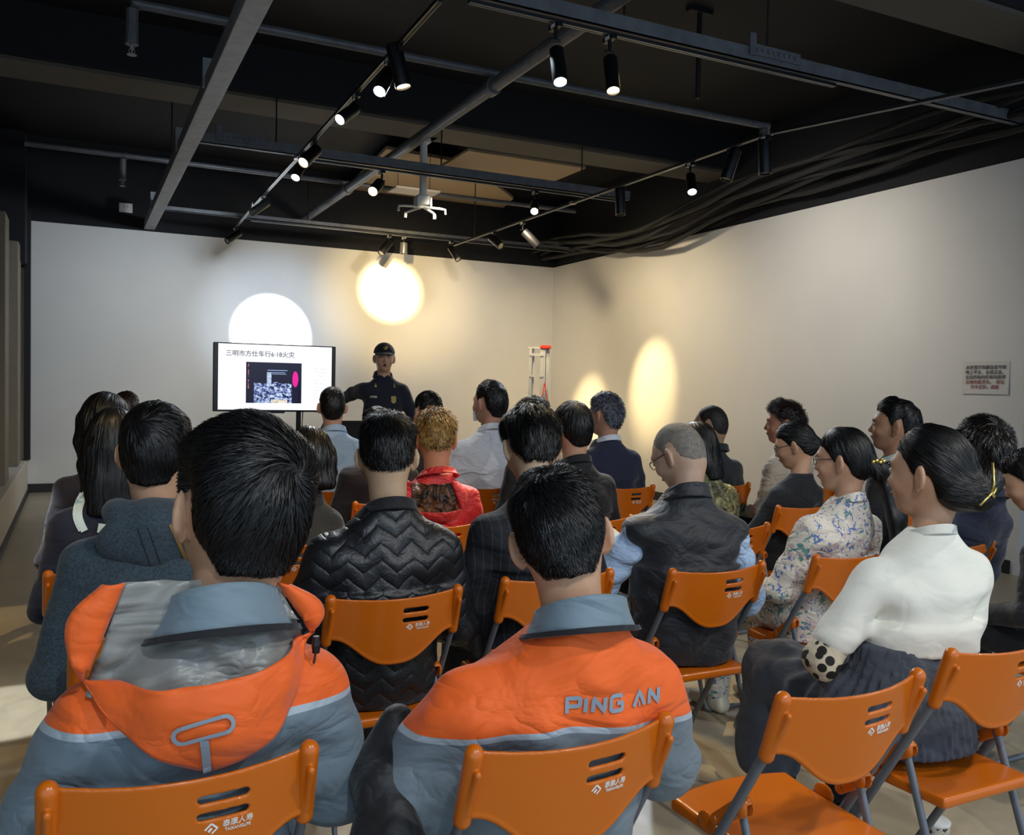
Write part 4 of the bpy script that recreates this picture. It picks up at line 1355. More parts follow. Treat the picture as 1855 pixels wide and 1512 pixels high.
M_glass = plain('dark_glasses', '1c0e10', 0.3)
M_glass2 = plain('silver_glasses', '8a8a90', 0.3, .8)
M_lan = plain('orange_lanyard', 'd8641c', .7)
M_trim_w = fabric('white_trim_cloth', 'cfe0e0', wr=.1)
M_lens = None
HB = hairmat('hair_black'); HBr = hairmat('hair_brown', '2a1a12', .38, '150d0a'); HBl = hairmat('hair_bleached', 'b8924e', .42, '7a5630')
HG = hairmat('hair_spotlit_grey', '747a8a', .4, '2a2c32'); HD = hairmat('hair_dark_brown', '17110e', .36, '0b0a0a'); HS = hairmat('hair_stubble', '7c756c', .75, '6a645c')  # the pale grey one holds a spotlight highlight in its colour


def mk_two(top, bot, z, line, **k): return two_tone('two_tone_' + top + str(int(z * 1000)), top, bot, z, line, **k)


def quilted():
    n = NT('quilted_black_nylon'); n.color('16181c'); n.set(Roughness=.42)
    x, y, z = n.xyz()
    zig = n.math('PINGPONG', n.math('ADD', x, n.math('MULTIPLY', n.noise(9, 2), .04)), .05)
    h = n.math('ABSOLUTE', n.math('SINE', n.math('MULTIPLY', n.math('ADD', z, n.math('MULTIPLY', zig, .8)), 62)))
    h = n.math('POWER', h, .45)
    b1 = n.bump(h, .5, .010)
    w = n.noise(26, 3, None, .5, 1.0); n.bump(n.math('ABSOLUTE', n.math('SUBTRACT', w, .5)), .25, .02, b1)
    return n.m


def pinstripe():
    n = NT('pinstripe_suit_cloth'); n.set(Roughness=.8); x, y, z = n.xyz()
    f = n.math('LESS_THAN', n.math('FRACT', n.math('MULTIPLY', n.math('ADD', x, n.math('MULTIPLY', n.noise(3, 1), .05)), 38)), .06)
    n.color(n.mix(f, '101218', '3c404c')); wrinkle(n, .4); return n.m


def floral():
    n = NT('floral_print_cloth'); n.set(Roughness=.8)
    v = n.mapping(scale=(1, 1, 1.3)); a = n.noise(26, 5, v, .65, 1.2); b = n.noise(9, 3, n.mapping(loc=(3, 1, 2)), .6, .4); c2 = n.noise(30, 4, n.mapping(loc=(7, 2, 1)), .7, 1.5)
    m1 = n.math('MULTIPLY', n.math('GREATER_THAN', a, .55), n.math('GREATER_THAN', b, .5))
    m2 = n.math('MULTIPLY', n.math('GREATER_THAN', c2, .56), n.math('LESS_THAN', b, .53))
    m3 = n.math('MULTIPLY', n.math('GREATER_THAN', n.noise(14, 2, n.mapping(loc=(1, 9, 4)), .5, .5), .62), .6)
    c = n.mix(m3, 'ddd2c2', 'c9a9a4'); c = n.mix(m1, c, '5f8f8a'); c = n.mix(m2, c, '5a72a8'); n.color(c); wrinkle(n, .5, 9); return n.m


def leopard():
    n = NT('spotted_print_cloth'); n.set(Roughness=.8)
    vo = n.n('ShaderNodeTexVoronoi'); vo.inputs['Scale'].default_value = 34; n.l(n.tc, vo.inputs['Vector'])
    n.color(n.ramp(vo.outputs['Distance'], [(0.0, '17140f'), (.44, '17140f'), (.50, 'c9bca0')])); wrinkle(n, .4); return n.m


def camo(name='camouflage_cloth', cols=('3a2418', '6a4028', '1c1210', '8a6038')):
    n = NT(name); n.set(Roughness=.5); a = n.noise(14, 4, None, .6, 1.6)
    n.color(n.ramp(a, [(.35, cols[2]), (.47, cols[0]), (.55, cols[1]), (.66, cols[3])])); wrinkle(n, 1.0, 12); return n.m


M_quilt, M_pin, M_floral, M_leo, M_camo = quilted(), pinstripe(), floral(), leopard(), camo()
M_camo2 = camo('olive_camouflage', ('5a5a3a', '7a7650', '2e3020', '9a946a'))


class Drape:
    """follows the cloth of the wearer's back"""
    def __init__(s, ctx):
        me = ctx['jacket'].data
        n_ = len(me.vertices); co = np.empty(n_ * 3); me.vertices.foreach_get('co', co); co = co.reshape(-1, 3)
        s.t = BVHTree.FromPolygons([tuple(c) for c in co], [tuple(p.vertices) for p in me.polygons])
        s.last = -.2; s.cx = ctx['N'][0] if 'N' in ctx else 0.0

    def __call__(s, x, z, off=.002):
        h = s.t.ray_cast(Vector((x, -1.2, z)), Vector((0, 1, 0)))
        if h[0] is None:            # past the edge of the cloth: carry on round from the nearest part of it
            for i in range(1, 30):
                g = s.t.ray_cast(Vector((s.cx + (x - s.cx) * (1 - i * .02), -1.2, z)), Vector((0, 1, 0)))
                if g[0] is not None: return Vector((x, g[0].y - off, z))
        if h[0] is not None: s.last = h[0].y
        return Vector((x, s.last - off, z))


def interp_curve(P, t):
    P = [Vector(p) for p in P]; L = [0]
    for a, b in zip(P, P[1:]): L.append(L[-1] + (b - a).length)
    t *= L[-1]
    for i in range(len(P) - 1):
        if t <= L[i + 1] + 1e-9:
            return P[i].lerp(P[i + 1], (t - L[i]) / max(1e-9, L[i + 1] - L[i]))
    return P[-1]


def smoothc(P, it=2):
    for _ in range(it):
        Q = [P[0]]
        for a, b in zip(P, P[1:]):
            Q += [tuple(.75 * a[i] + .25 * b[i] for i in range(2)), tuple(.25 * a[i] + .75 * b[i] for i in range(2))]
        Q.append(P[-1]); P = Q
    return P


def sheet(dr, A, B, off, nu=30, nv=14):
    """cloth between boundary curves A and B (x,z lists); off(u,v) distance behind the back"""
    A, B = smoothc(A), smoothc(B); G = []
    for j in range(nv + 1):
        row = []
        for i in range(nu + 1):
            a = interp_curve([(p[0], p[1], 0) for p in A], i / nu); b = interp_curve([(p[0], p[1], 0) for p in B], i / nu)
            p = a.lerp(b, j / nv); row.append(dr(p.x, p.y, off(i / nu, j / nv)))
        G.append(row)
    # even out steps left by the body under the cloth
    Y = np.array([[p.y for p in r] for r in G])
    for _ in range(3):
        Z = Y.copy(); Z[1:-1, 1:-1] = (Y[1:-1, 1:-1] * 2 + Y[:-2, 1:-1] + Y[2:, 1:-1] + Y[1:-1, :-2] + Y[1:-1, 2:]) / 6; Y = Z
    for j, r in enumerate(G):
        for i, p in enumerate(r): p.y = Y[j, i]
    return G


def hood(ctx, lin_top, left_b, right_b, flap_bot, rimL, rimR, M_out, M_in, depth=.06, fold=.008):
    root = ctx['root']; dr = Drape(ctx)
    lt = lin_top
    rip = lambda u, v: fold * math.sin(u * 21 + 3 * math.sin(v * 4)) * math.sin(math.pi * u) + fold * .6 * math.sin(u * 43 + v * 7) * v
    # outer cloth: rim strips and the sagging front
    topE = [left_b, tuple((left_b[i] * .67 + right_b[i] * .33) - (.006 if i else 0) for i in range(2)), tuple(left_b[i] * .33 + right_b[i] * .67 - (.010 if i else 0) for i in range(2)), right_b]
    G = sheet(dr, topE, flap_bot, lambda u, v: .022 + depth * math.sin(math.pi * min(1, max(0, u))) ** .7 * (1 - .75 * v ** 2) + .003 * math.sin(u * 30 + v * 6), 40, 16)
    mb = MB().grid(G)
    GL = sheet(dr, rimL, [lt[0], left_b], lambda u, v: .020 + .012 * math.sin(math.pi * v), 20, 6); mb.grid(GL)
    GR = sheet(dr, rimR, [lt[-1], right_b], lambda u, v: .020 + .012 * math.sin(math.pi * v), 20, 6); mb.grid(GR)
    o = mb.build('hood', M_out, root, True); solidify(o, .004, 0)
    GI = sheet(dr, lt, [(left_b[0] + .005, left_b[1] - .02), (0 * lt[0][0] + (left_b[0] + right_b[0]) / 2, (left_b[1] + right_b[1]) / 2 - .05), (right_b[0] - .005, right_b[1] - .02)], lambda u, v: .014 + rip(u, v) + .01 * math.sin(math.pi * u) * v, 44, 18)
    i_ = MB().grid(GI).build('hood_lining', M_in, o, True); solidify(i_, .002, 0)
    return dr, o


def stroke(dr, P, w, off, mat, name, parent, closed=False):
    """flat printed line along x,z points"""
    mb = MB(); n_ = len(P); A = []
    for i, p in enumerate(P):
        a = P[(i - 1) % n_] if closed or i else p; b = P[(i + 1) % n_] if closed or i < n_ - 1 else p
        t = Vector((b[0] - a[0], b[1] - a[1])).normalized(); nn = Vector((-t.y, t.x)) * w / 2
        A.append([dr(p[0] + nn.x, p[1] + nn.y, off), dr(p[0] - nn.x, p[1] - nn.y, off)])
    if closed: A.append(A[0])
    mb.grid(A); o = mb.build(name, mat, parent, False); solidify(o, .0005, 1); return o


# ---- near left man: orange and grey work jacket, hood down
def ex_hoodman(c):
    root = c['root']
    q = lambda px, py: local_back(c, px, py)
    lt = [q(232, 1074), q(380, 1068), q(522, 1072)]
    lb_, rb_ = q(152, 1272), q(588, 1170)
    bot = [lb_, q(205, 1325), q(285, 1380), q(375, 1402), q(455, 1378), q(525, 1300), rb_]
    dr, o = hood(c, lt, lb_, rb_, bot, [q(190, 1078), q(120, 1135), q(118, 1200), (lb_[0] - .004, lb_[1] + .005)], [q(545, 1076), q(600, 1100), q(612, 1130), (rb_[0] + .004, rb_[1] + .004)], M_or_c, M_lin, .05, .010)
    # surface of the hood for the printed mark
    me = o.data; co = [v.co.copy() for v in me.vertices]
    d2 = Drape.__new__(Drape); d2.t = BVHTree.FromPolygons([tuple(v) for v in co], [tuple(p.vertices) for p in me.polygons]); d2.last = -.25; d2.cx = 0.0
    r_ = []
    a, b = Vector(q(327, 1322)), Vector(q(398, 1294)); ax = (b - a).normalized(); nn = Vector((-ax.y, ax.x)); R_ = .0135
    for i in range(9): th = math.pi / 2 + math.pi * i / 8; r_.append(tuple(a + R_ * (math.cos(th) * ax + math.sin(th) * nn)))
    for i in range(9): th = -math.pi / 2 + math.pi * i / 8; r_.append(tuple(b + R_ * (math.cos(th) * ax + math.sin(th) * nn)))
    stroke(d2, r_, .0065, .007, M_refl, 'reflective_ring', o, True)
    p0, p1 = Vector(q(364, 1327)), Vector(q(375, 1396))
    stroke(d2, [tuple(p0.lerp(p1, i / 6)) for i in range(7)], .0125, .007, M_refl, 'reflective_stem', o)
    k = d2(*q(594, 1190), .008); k = dr(*q(594, 1190), .045)
    MB().tube([k + Vector((0, 0, .016)), k, k - Vector((0, 0, .014))], [.006, .008, .0065], 10).tube([k - Vector((0, 0, .01)), k + Vector((-.004, -.002, -.032))], .002, 6).build('cord_lock', M_cordlock, o)
    # black neck tape
    collar(root, c['N'] + np.array((0, -.010, -.016)), None, M_blackcloth, r0=.121, h=.014, flare=.004, name='neck_tape', th=.006, tilt=.35, open_=.9)


def local_back(c, px, py):
    """x,z on the plane of the wearer's back for a point seen in the photo"""
    root = c['root']; ps = root.rotation_euler.z; o = Vector(root.location)
    y0 = c['N'][1] - .12
    nrm = Vector((-math.sin(ps), math.cos(ps), 0)); p0 = o + nrm * y0
    r = ray(px, py); t = (p0 - CAM).dot(nrm) / r.dot(nrm); p = CAM + r * t - o
    return (p.x * math.cos(ps) + p.y * math.sin(ps), p.z)


def ex_pingan(c):
    dr = Drape(c); root = c['root']
    a = Vector(local_back(c, 1040, 1290)); b = Vector(local_back(c, 1222, 1275))
    mid = (a + b) / 2; L = (b - a).length; ang = math.atan2(b.y - a.y, b.x - a.x)
    ca, sa = math.cos(ang), math.sin(ang)
    # letters drawn as strokes: width of the word scaled to L
    G = {'P': ([[(0, 0), (0, 1), (.75, 1), (.85, .9), (.85, .55), (.75, .45), (.12, .45)]], .95),
         'I': ([[(0, 0), (0, 1)]], .2), 'N': ([[(0, 0), (0, 1), (.75, 0), (.75, 1)]], .9),
         'G': ([[(.85, .85), (.72, 1), (.12, 1), (0, .88), (0, .12), (.12, 0), (.72, 0), (.85, .12), (.85, .5), (.45, .5)]], 1.0),
         'A': ([[(0, 0), (.45, 1), (.9, 0)], [(.40, .12), (.50, .12)]], 1.0), ' ': ([], .25)}
    x = 0; S = []
    for ch in 'PING AN':
        st, w = G[ch]
        for pl in st: S.append([(x + p[0], p[1]) for p in pl])
        x += w + .28
    sc = L / (x - .28); hgt = sc * .92
    for pl in S:
        Q = []
        for (p0, p1) in zip(pl, pl[1:]):
            n_ = 4
            for i in range(n_): Q.append((p0[0] + (p1[0] - p0[0]) * i / n_, p0[1] + (p1[1] - p0[1]) * i / n_))
        Q.append(pl[-1])
        R_ = []
        for (u, v) in Q:
            X = u * sc - L / 2; Z = (v - .5) * hgt
            R_.append((mid.x + X * ca - Z * sa, mid.y + X * sa + Z * ca))
        stroke(dr, R_, .0078, .0022, M_refl, 'jacket_letter', c['jacket'])
    collar(root, c['N'] + np.array((0, -.008, -.014)), None, M_blackcloth, r0=.104, h=.012, flare=.004, name='collar_tape', th=.006, tilt=.35, open_=.9)


def ex_redhood(c):
    z = c['zN']
    lt = [(-.085, z - .03), (0, z - .035), (.085, z - .03)]
    hood(c, lt, (-.12, z - .145), (.13, z - .145), [(-.12, z - .145), (-.08, z - .19), (0, z - .20), (.09, z - .19), (.13, z - .145)],
         [(-.10, z - .02), (-.15, z - .06), (-.15, z - .13), (-.125, z - .145)], [(.10, z - .02), (.17, z - .05), (.16, z - .12), (.135, z - .145)], M_red, M_camo, .04, .014)


def jp_hood(f, N, cxf, cyf, zN): pass


def ex_hoodie(c):
    N = c['N']; z = c['zN']; y0 = float(c['cyf'](z - .06))
    f = Field((N[0] - .24, y0 - .30, z - .22), (N[0] + .24, y0 + .16, z + .12), .006)
    f.ell((N[0], y0 - .085, z - .050), (.150, .050, .085), .02, rx=.25); f.ell((N[0], y0 - .055, z + .015), (.125, .055, .040), .03)
    for q in (-1, 1): f.ell((N[0] + q * .090, y0 - .005, z + .015), (.045, .085, .036), .03)
    f.displace(.004, 30, 8); f.cone(N + np.array((0, .02, -.1)), N + np.array((0, .0, .2)), .056, .06, .01, 's')
    hood_o = field_obj('hood', f, M_hoodie, c['root']); dr = Drape(dict(jacket=hood_o))
    stroke(dr, [(.03 + .045 * t, z - .005 - .11 * t) for t in np.linspace(0, 1, 8)], .009, .002, plain('ochre_tape', '8a6a2a', .7), 'hood_tape', hood_o)
    for dx in (-.02, .005): stroke(dr, [(-.03 + dx + .035 * t, z - .01 - .11 * t) for t in np.linspace(0, 1, 8)], .002, .001, M_blackcloth, 'hood_seam', hood_o)


def ex_bomber(c): pass


def ex_lanyard(c):
    N = c['N']; collar(c['root'], N + np.array((0, -.010, .006)), None, M_lan, r0=.071, h=.014, flare=.002, name='lanyard', th=.003, tilt=.4)
    dr = None
    MB().box(N + np.array((.0, -.088, .022)), (.022, .004, .014)).build('lanyard_clip', M_whitepl, c['root'])


def ex_mask(c):
    R, o, s = c['R'], c['H'], c['s']; T = lambda p: Vector(R @ (np.array(p) * s) + o); G = []
    for i in range(9):
        row = []
        for j in range(13):
            a = (j / 12 - .5) * 2.3; v = i / 8
            rr = 1 - .12 * abs(v - .5)
            row.append(T((.068 * math.sin(a), .015 + .102 * math.cos(a) * rr, -.015 - .085 * v)))
        G.append(row)
    m_ = MB().grid(G).build('face_mask', plain('mask_white', 'd0d8dc', .8), c['root'], True); solidify(m_, .002)
    for q in (-1, 1): MB().tube([T((q * .064, .06, -.03)), T((q * .082, .01, .012)), T((q * .086, -.012, -.01)), T((q * .078, .0, -.04)), T((q * .062, .06, -.085))], .0012, 5).build('ear_loop', M_whitepl, m_)


def ex_lan_mask(c): ex_lanyard(c); ex_mask(c)


def bun_claw(c):
    R, o, s = c['R'], c['H'], c['s']; T = lambda p: Vector(R @ (np.array(p) * s) + o)
    X, Y, Z = -.035, -.150, -.030
    MB().tube([T((X + .01, Y - .012, Z + .07)), T((X, Y - .02, Z + .02)), T((X - .004, Y - .018, Z - .005))], .0035 * s, 8).tube([T((X - .004, Y - .018, Z - .005)), T((X - .035, Y, Z - .035))], .0035 * s, 8).tube([T((X - .004, Y - .018, Z - .005)), T((X + .025, Y - .012, Z - .020)), T((X + .045, Y - .008, Z - .015)), T((X + .060, Y - .002, Z - .002)), T((X + .040, Y - .012, Z + .003)), T((X + .02, Y - .012, Z - .012))], .0032 * s, 8).build('hair_claw', M_gold, c['root'], True)


def pony_clip(c):
    R, o, s = c['R'], c['H'], c['s']; T = lambda p: Vector(R @ (np.array(p) * s) + o); mb = MB()
    for i in range(7):
        p = T((-.036 + i * .012, -.148 + .03 * abs(i - 3) / 3, -.004 + .004 * math.sin(i * 2.1)))
        mb.lathe([(0, -.009), (.008, -.005), (.008, .005), (0, .009)], p, 8)
    mb.build('hair_clip', M_gold, c['root'], True)


def bun_band(c):
    R, o, s = c['R'], c['H'], c['s']; T = lambda p: Vector(R @ (np.array(p) * s) + o)
    MB().tube([T((.022 * math.cos(a), -.105 - .01 * math.sin(a), -.01 + .024 * math.sin(a))) for a in np.linspace(0, 2 * math.pi, 15)], .006, 8, cap=False).build('hair_band', M_whitepl, c['root'], True)


def ex_stripecollar(c):
    z = c['zN']; dr = Drape(c)
    for (w, o_, m_, dz) in ((.022, .006, M_trim_w, 0), (.018, .004, M_trim_w, -.045)):
        stroke(dr, [(-.09 - .02 * math.sin(math.pi * t) + dz * .3, z + .0 - .12 * t) for t in np.linspace(0, 1, 10)], w if dz == 0 else .01, o_, m_, 'collar_stripe', c['jacket'])
    stroke(dr, [(-.05 + .06 * t, z - .11 - .01 * t) for t in np.linspace(0, 1, 8)], .03, .005, M_trim_w, 'collar_panel', c['jacket'])


def ex_skirt(c):
    """pleated skirt over the seat and the left knee"""
    f = Field((-.42, -.30, .20), (.36, .56, .78), .010)
    f.loft([(.47, 0, -.01, .21, .16), (.56, 0, 0, .185, .15), (.62, 0, 0, .15, .12)], .03)
    f.loft([(.55, 0, .0, .17, .135), (.66, 0, .0, .145, .12), (.74, 0, .005, .125, .105)], .03); f.chain([(-.10, .05, .53), (-.16, .40, .535), (-.17, .43, .25)], [.115, .10, .10], .04); f.chain([(.10, .05, .53), (.12, .40, .53), (.12, .43, .25)], [.11, .095, .10], .04)
    x, y, z = f.pts((slice(None),) * 3)
    f.F = (f.F + .006 * np.sin(np.arctan2(x, y + .05) * 34)).astype(np.float32)
    f.displace(.005, 28, 3)
    field_obj('skirt', f, fabric('slate_skirt_cloth', '41464f', wr=.4), c['root'])


def ex_p20(c): bun_claw(c); ex_skirt(c)
def ex_p18(c): pony_clip(c)


# ------------------------------------------------------------------ the audience
def CP(px, py, rz=0.0, dx=0.0):
    p = onz(px, py, BT); return (p.x - math.sin(rz) * .225 + dx, p.y + math.cos(rz) * .225)


PONY = [('ell', (0, -.105, -.025), (.036, .03, .036)), ('chain', [(0, -.115, -.03), (0, -.16, -.10), (.0, -.185, -.22), (.0, -.185, -.42)], [.026, .042, .046, .026], (1.25, .75, 1))]
BUN = [('ell', (0, -.110, -.020), (.040, .032, .038))]
CLAW = [('ell', (0, -.075, -.035), (.078, .06, .06)), ('ell', (-.0, -.112, -.045), (.062, .048, .048)), ('ell', (.035, -.14, -.01), (.03, .03, .035))]

W1 = (.30, -.82, .42)
R_near = .0065
# first row (nearest)
ORJ = two_tone('orange_over_grey_jacket', 'ee6216', '6c7c86', .882, 'a8b4bc', zslope=.0)
hoodman = person('man in orange and grey work jacket, its hood hanging open on his back', 437, 755, 250, 1.58, CP(340, 1390, 0), .02, hyaw=.12, hpitch=.12, hroll=.10, jacket=ORJ,
       collar_m=M_gy_c, collar_kw=dict(h=.085, r0=.088, flare=.03, open_=.9), bw=1.10, nshift=-.03, res=.0075, extra=ex_hoodman, seed=1, wr=.006, sleeve_r=1.12,
       hair=dict(strands=17000, sw=.0008, whorl=(.28, -.85, .30), th=.026, slen=.045, hres=.0045, mess=.9, swirl=1.1, quiff=.004, lift=.004),
       chair_label='nearest orange folding chair, under the man with the open grey lined hood')
ORP = two_tone('orange_yoke_jacket', 'ee6216', '6e7a82', .832, 'a8b4bc', zslope=.10)
person('man in orange and grey jacket with silver lettering across the back', 1015, 853, 184, 1.74, CP(1052, 1330, 0), -.12, hyaw=-.30, hpitch=.38, hroll=-.20, jacket=ORP,
       collar_m=M_gy_c, collar_kw=dict(h=.07, r0=.080, flare=.02, open_=.9), bw=1.14, nshift=.02, res=.0065, extra=ex_pingan, seed=2, wr=.005, sleeve_r=1.15,
       hair=dict(strands=17000, sw=.0007, whorl=(-.05, -.62, .72), th=.020, slen=.032, hres=.0045, mess=.8, swirl=1.2, lift=.005, kind2=1),
       chair_label='orange folding chair under the man in the lettered orange jacket')
person('woman in cream jacket with spotted sleeves, hair held by a gold claw clip', 1685, 771, 128, 2.62, (2.10, 1.74), -.25, hyaw=.55, hpitch=.02, fem=True, jacket=M_cream, sleeve=None,
       collar_m=M_cream, collar_kw=dict(h=.03, open_=.3, flare=.004), res=.0065, extra=ex_p20, eyes=True, seed=3, bw=1.08, hem=.72, cuff=M_leo,
       arms={'L': ((-.235, .01, .70), (-.13, .19, .64), (-.05, .25, .62)), 'R': ((.22, .04, .71), (.12, .22, .63), (.05, .28, .61))},
       hair=dict(kind='pulled', hair='pulled', strands=7000, sw=.0009, th=.016, slen=.07, hprims=CLAW, flow=[((0, -.13, -.03), .75)], whorl=(0, .6, .8), mess=.4, swirl=0, hres=.005))
P20 = [o for o in bpy.data.objects if o.name.startswith('person') and 'cream jacket' in o.get('label', '')][0]

# second row
person('man in a heather grey hoodie with an ochre stripe, left in second row', 284, 729, 134, 2.45, None, -.05, hyaw=-.25, hpitch=.10, jacket=M_hoodie, jprims=jp_hood, extra=ex_hoodie, seed=4, bw=1.04, res=.0075, lean=.05,
       sleeve_r=1.02, hair=dict(strands=8000, sw=.0010, whorl=(-.2, -.8, .45), th=.018, slen=.04, hres=.005, mess=.5, swirl=.8, grav=.3), chair_label='orange folding chair under the man in the grey hoodie')
person('man in a quilted black bomber jacket with a shaved nape, in the second row', 701, 750, 112, 2.84, CP(722, 1073), -.05, hyaw=-.22, hpitch=.28, jacket=M_quilt, collar_m=M_blackcloth, collar_kw=dict(h=.04, r0=.070, open_=.2, flare=.008), seed=5, bw=1.08, res=.007,
       sleeve_r=1.15, wr=.004, skin_c='c0a080', hair=dict(hair='fade', strands=7000, sw=.0010, whorl=(.1, -.5, .85), th=.024, slen=.034, hres=.005, mess=1.1, lift=.008, grav=.4), chair_label='orange folding chair under the man in the quilted black bomber jacket')
person('man in a black pinstripe suit bowing his head, white collar showing', 962, 738, 106, 3.12, CP(1018, 1041), -.1, hyaw=-.10, hpitch=.50, jacket=M_pin, collar_m=M_trim_w, collar_kw=dict(h=.032, r0=.066, open_=.8), seed=6, res=.007, bw=1.05,
       skin_c='c6a585', hair=dict(strands=6000, sw=.0011, whorl=(.1, -.4, .9), th=.028, slen=.05, hres=.005, mess=1.3, lift=.010, grav=.5), chair_label='orange folding chair under the man in the pinstripe suit')


def ex_vest(c):
    root = c['root']; N = c['N']
    wv, hd = c['AR'][0][2], c['AR'][0][3]
    o = MB().box(hd + np.array((-.02, .05, .04)), (.21, .29, .0015), Matrix.Rotation(.35, 3, 'X') @ Matrix.Rotation(.3, 3, 'Z')).build('printed_sheet', M_paper, None)
    o.matrix_world = Matrix.Translation(root.location) @ Matrix.Rotation(root.rotation_euler.z, 4, 'Z')
    tag(o, 'white printed sheet held by the man in the padded black vest', 'paper')


person('man with shaved grey head and glasses in padded black vest over light blue shirt', 1229, 771, 92, 3.35, CP(1308, 1026), -.22, hyaw=.62, hpitch=.50, jacket=M_vest, sleeve=M_blue2, collar_m=M_vest, collar_kw=dict(h=.055, r0=.074, open_=.5, flare=.014), seed=7, eyes=True, bw=1.12, res=.0065,
       wr=.006, sleeve_r=1.0, glass=M_glass, extra=ex_vest, skin_c='b89880', arms={'L': ((-.30, .06, .72), (-.17, .30, .74), (-.11, .37, .75))},
       hair=dict(hair='fade', hmat=HS, strands=6000, sw=.0005, th=.0035, slen=.004, hres=.005, mess=.25, quiff=0, lift=.001), chair_label='orange folding chair under the man in the padded black vest')
person('woman in a floral print jacket with a long low ponytail and gold hair clip', 1528, 775, 88, 3.55, CP(1510, 1005, 0, .13), .0, hyaw=.50, hpitch=.08, fem=True, jacket=M_floral, lower=M_floral, collar_m=M_floral, seed=8, res=.006, glass=M_glass, extra=ex_p18, eyes=True, sleeve_r=1.08, bw=1.05,
       shoe=plain('cream_boot', 'd8d0b8', .6), skin_c='c89a7c',
       hair=dict(hair='pulled', strands=6000, sw=.0010, th=.016, slen=.09, hprims=PONY, pony=.34, flow=[((0, -.13, -.35), .5)], grav=.5, whorl=(0, .5, .9), mess=.5, swirl=0, hres=.0055), chair_label='orange folding chair under the woman in the floral jacket')
person('man with tousled grey brown hair in a navy jacket near the right edge', 1780, 757, 92, 3.85, CP(1748, 983), -.10, hyaw=-.35, hpitch=.12, jacket=M_navy, collar_m=M_navy, seed=9, res=.008, bw=1.05,
       hair=dict(strands=5000, sw=.0011, whorl=(.1, -.7, .6), th=.032, slen=.05, hmat=HD, mess=1.4, lift=.010, swirl=1.0), chair_label='orange folding chair under the man in the navy jacket at the right')
person('woman in black with a white collar cut off by the right edge of the picture', 1868, 815, 84, 3.4, None, .1, hyaw=.4, hpitch=.45, fem=True, jacket=M_blackcloth, collar_m=M_trim_w, seed=10, res=.009, lean=.1,
       hair=dict(hair='pulled', strands=3000, th=.018, slen=.06, hprims=BUN, flow=[((0, -.1, -.03), .6)], mess=.8), chair_label='orange folding chair under the woman at the right edge')

# third row
person('woman in navy with white collar stripes and straight black hair to her shoulders', 209, 739, 100, 3.1, None, -.05, hyaw=-.1, hpitch=.12, fem=True, jacket=M_navy2, seed=11, res=.009, extra=ex_stripecollar, lean=.03,
       hair=dict(hair='long', long=.24, lw=.9, strands=5000, sw=.0010, th=.016, slen=.11, whorl=(0, -.2, 1), mess=.5, swirl=0), chair_label='orange folding chair under the woman with white collar stripes')
person('woman in a dark jacket with long glossy black hair, farthest left in the audience', 190, 711, 84, 3.85, None, .05, hyaw=.15, hpitch=.08, fem=True, jacket=M_maroon, seed=12, res=.009, lean=.03,
       hair=dict(hair='long', long=.26, strands=5000, sw=.0010, th=.018, slen=.11, whorl=(.3, .1, 1), mess=.5, swirl=0), chair_label='orange folding chair under the woman with long glossy hair')
person('person with chestnut brown hair mostly hidden behind the two long haired women', 229, 709, 48, 5.3, None, 0, hyaw=-.2, hpitch=.1, fem=True, jacket=M_grey, seed=13, res=.010,
       hair=dict(strands=1500, th=.018, hmat=HBr, slen=.04), chair_label='orange folding chair hidden behind the long haired women')
person('person with wavy dark hair hidden behind the head of the nearest man', 428, 752, 64, 4.8, None, 0, hyaw=0, hpitch=.1, fem=True, jacket=M_grey, seed=14, res=.010,
       hair=dict(strands=2500, th=.024, hmat=HD, slen=.05, mess=1.6), chair_label='orange folding chair in front of the nearest man, hidden by his head')
person('woman with shoulder length dark hair in a charcoal jacket, right of the nearest man', 560, 773, 80, 3.95, CP(516, 982, 0, .0), 0, hyaw=.0, hpitch=.15, fem=True, jacket=M_grey, seed=15, res=.009,
       hair=dict(hair='long', long=.14, strands=4000, sw=.0011, th=.02, slen=.08, whorl=(.1, -.2, 1), mess=.8, swirl=.1, hmat=HD), chair_label='orange folding chair showing left of the quilted bomber jacket')
person('man in a dark maroon suit half hidden by the man in the bomber jacket', 683, 737, 58, 4.9, None, 0, hyaw=0, hpitch=.15, jacket=M_maroon, seed=16, res=.010,
       hair=dict(strands=2500, th=.022, hmat=HD, slen=.04, mess=1.4), chair_label='orange folding chair under the man in the maroon suit')
person('man with bleached blond hair in a red shell jacket, brown lined hood down', 789, 742, 76, 4.15, CP(800, 948), -.05, hyaw=-.18, hpitch=.22, jacket=M_red, collar_m=M_red, collar_kw=dict(h=.035, r0=.075, flare=.02), seed=17, res=.008, extra=ex_redhood, skin_c='cc8a68',
       hair=dict(hair='fade', strands=5000, sw=.0013, whorl=(.1, -.1, 1), th=.028, slen=.035, hmat=hairmat('hair_roots', '3a2616', .5), hmat2=HBl, mess=1.2, lift=.014), chair_label='orange folding chair under the man in the red jacket')
person('man in a black suit with combed black hair, behind the pinstripe suit', 1036, 728, 72, 4.45, CP(1085, 938), .0, hyaw=.05, hpitch=.12, jacket=M_blackcloth, collar_m=M_blackcloth, seed=18, res=.008,
       hair=dict(strands=3500, sw=.0012, whorl=(0, -.7, .7), th=.022, slen=.045, mess=.8, grav=.4), chair_label='orange folding chair under the man in the black suit')
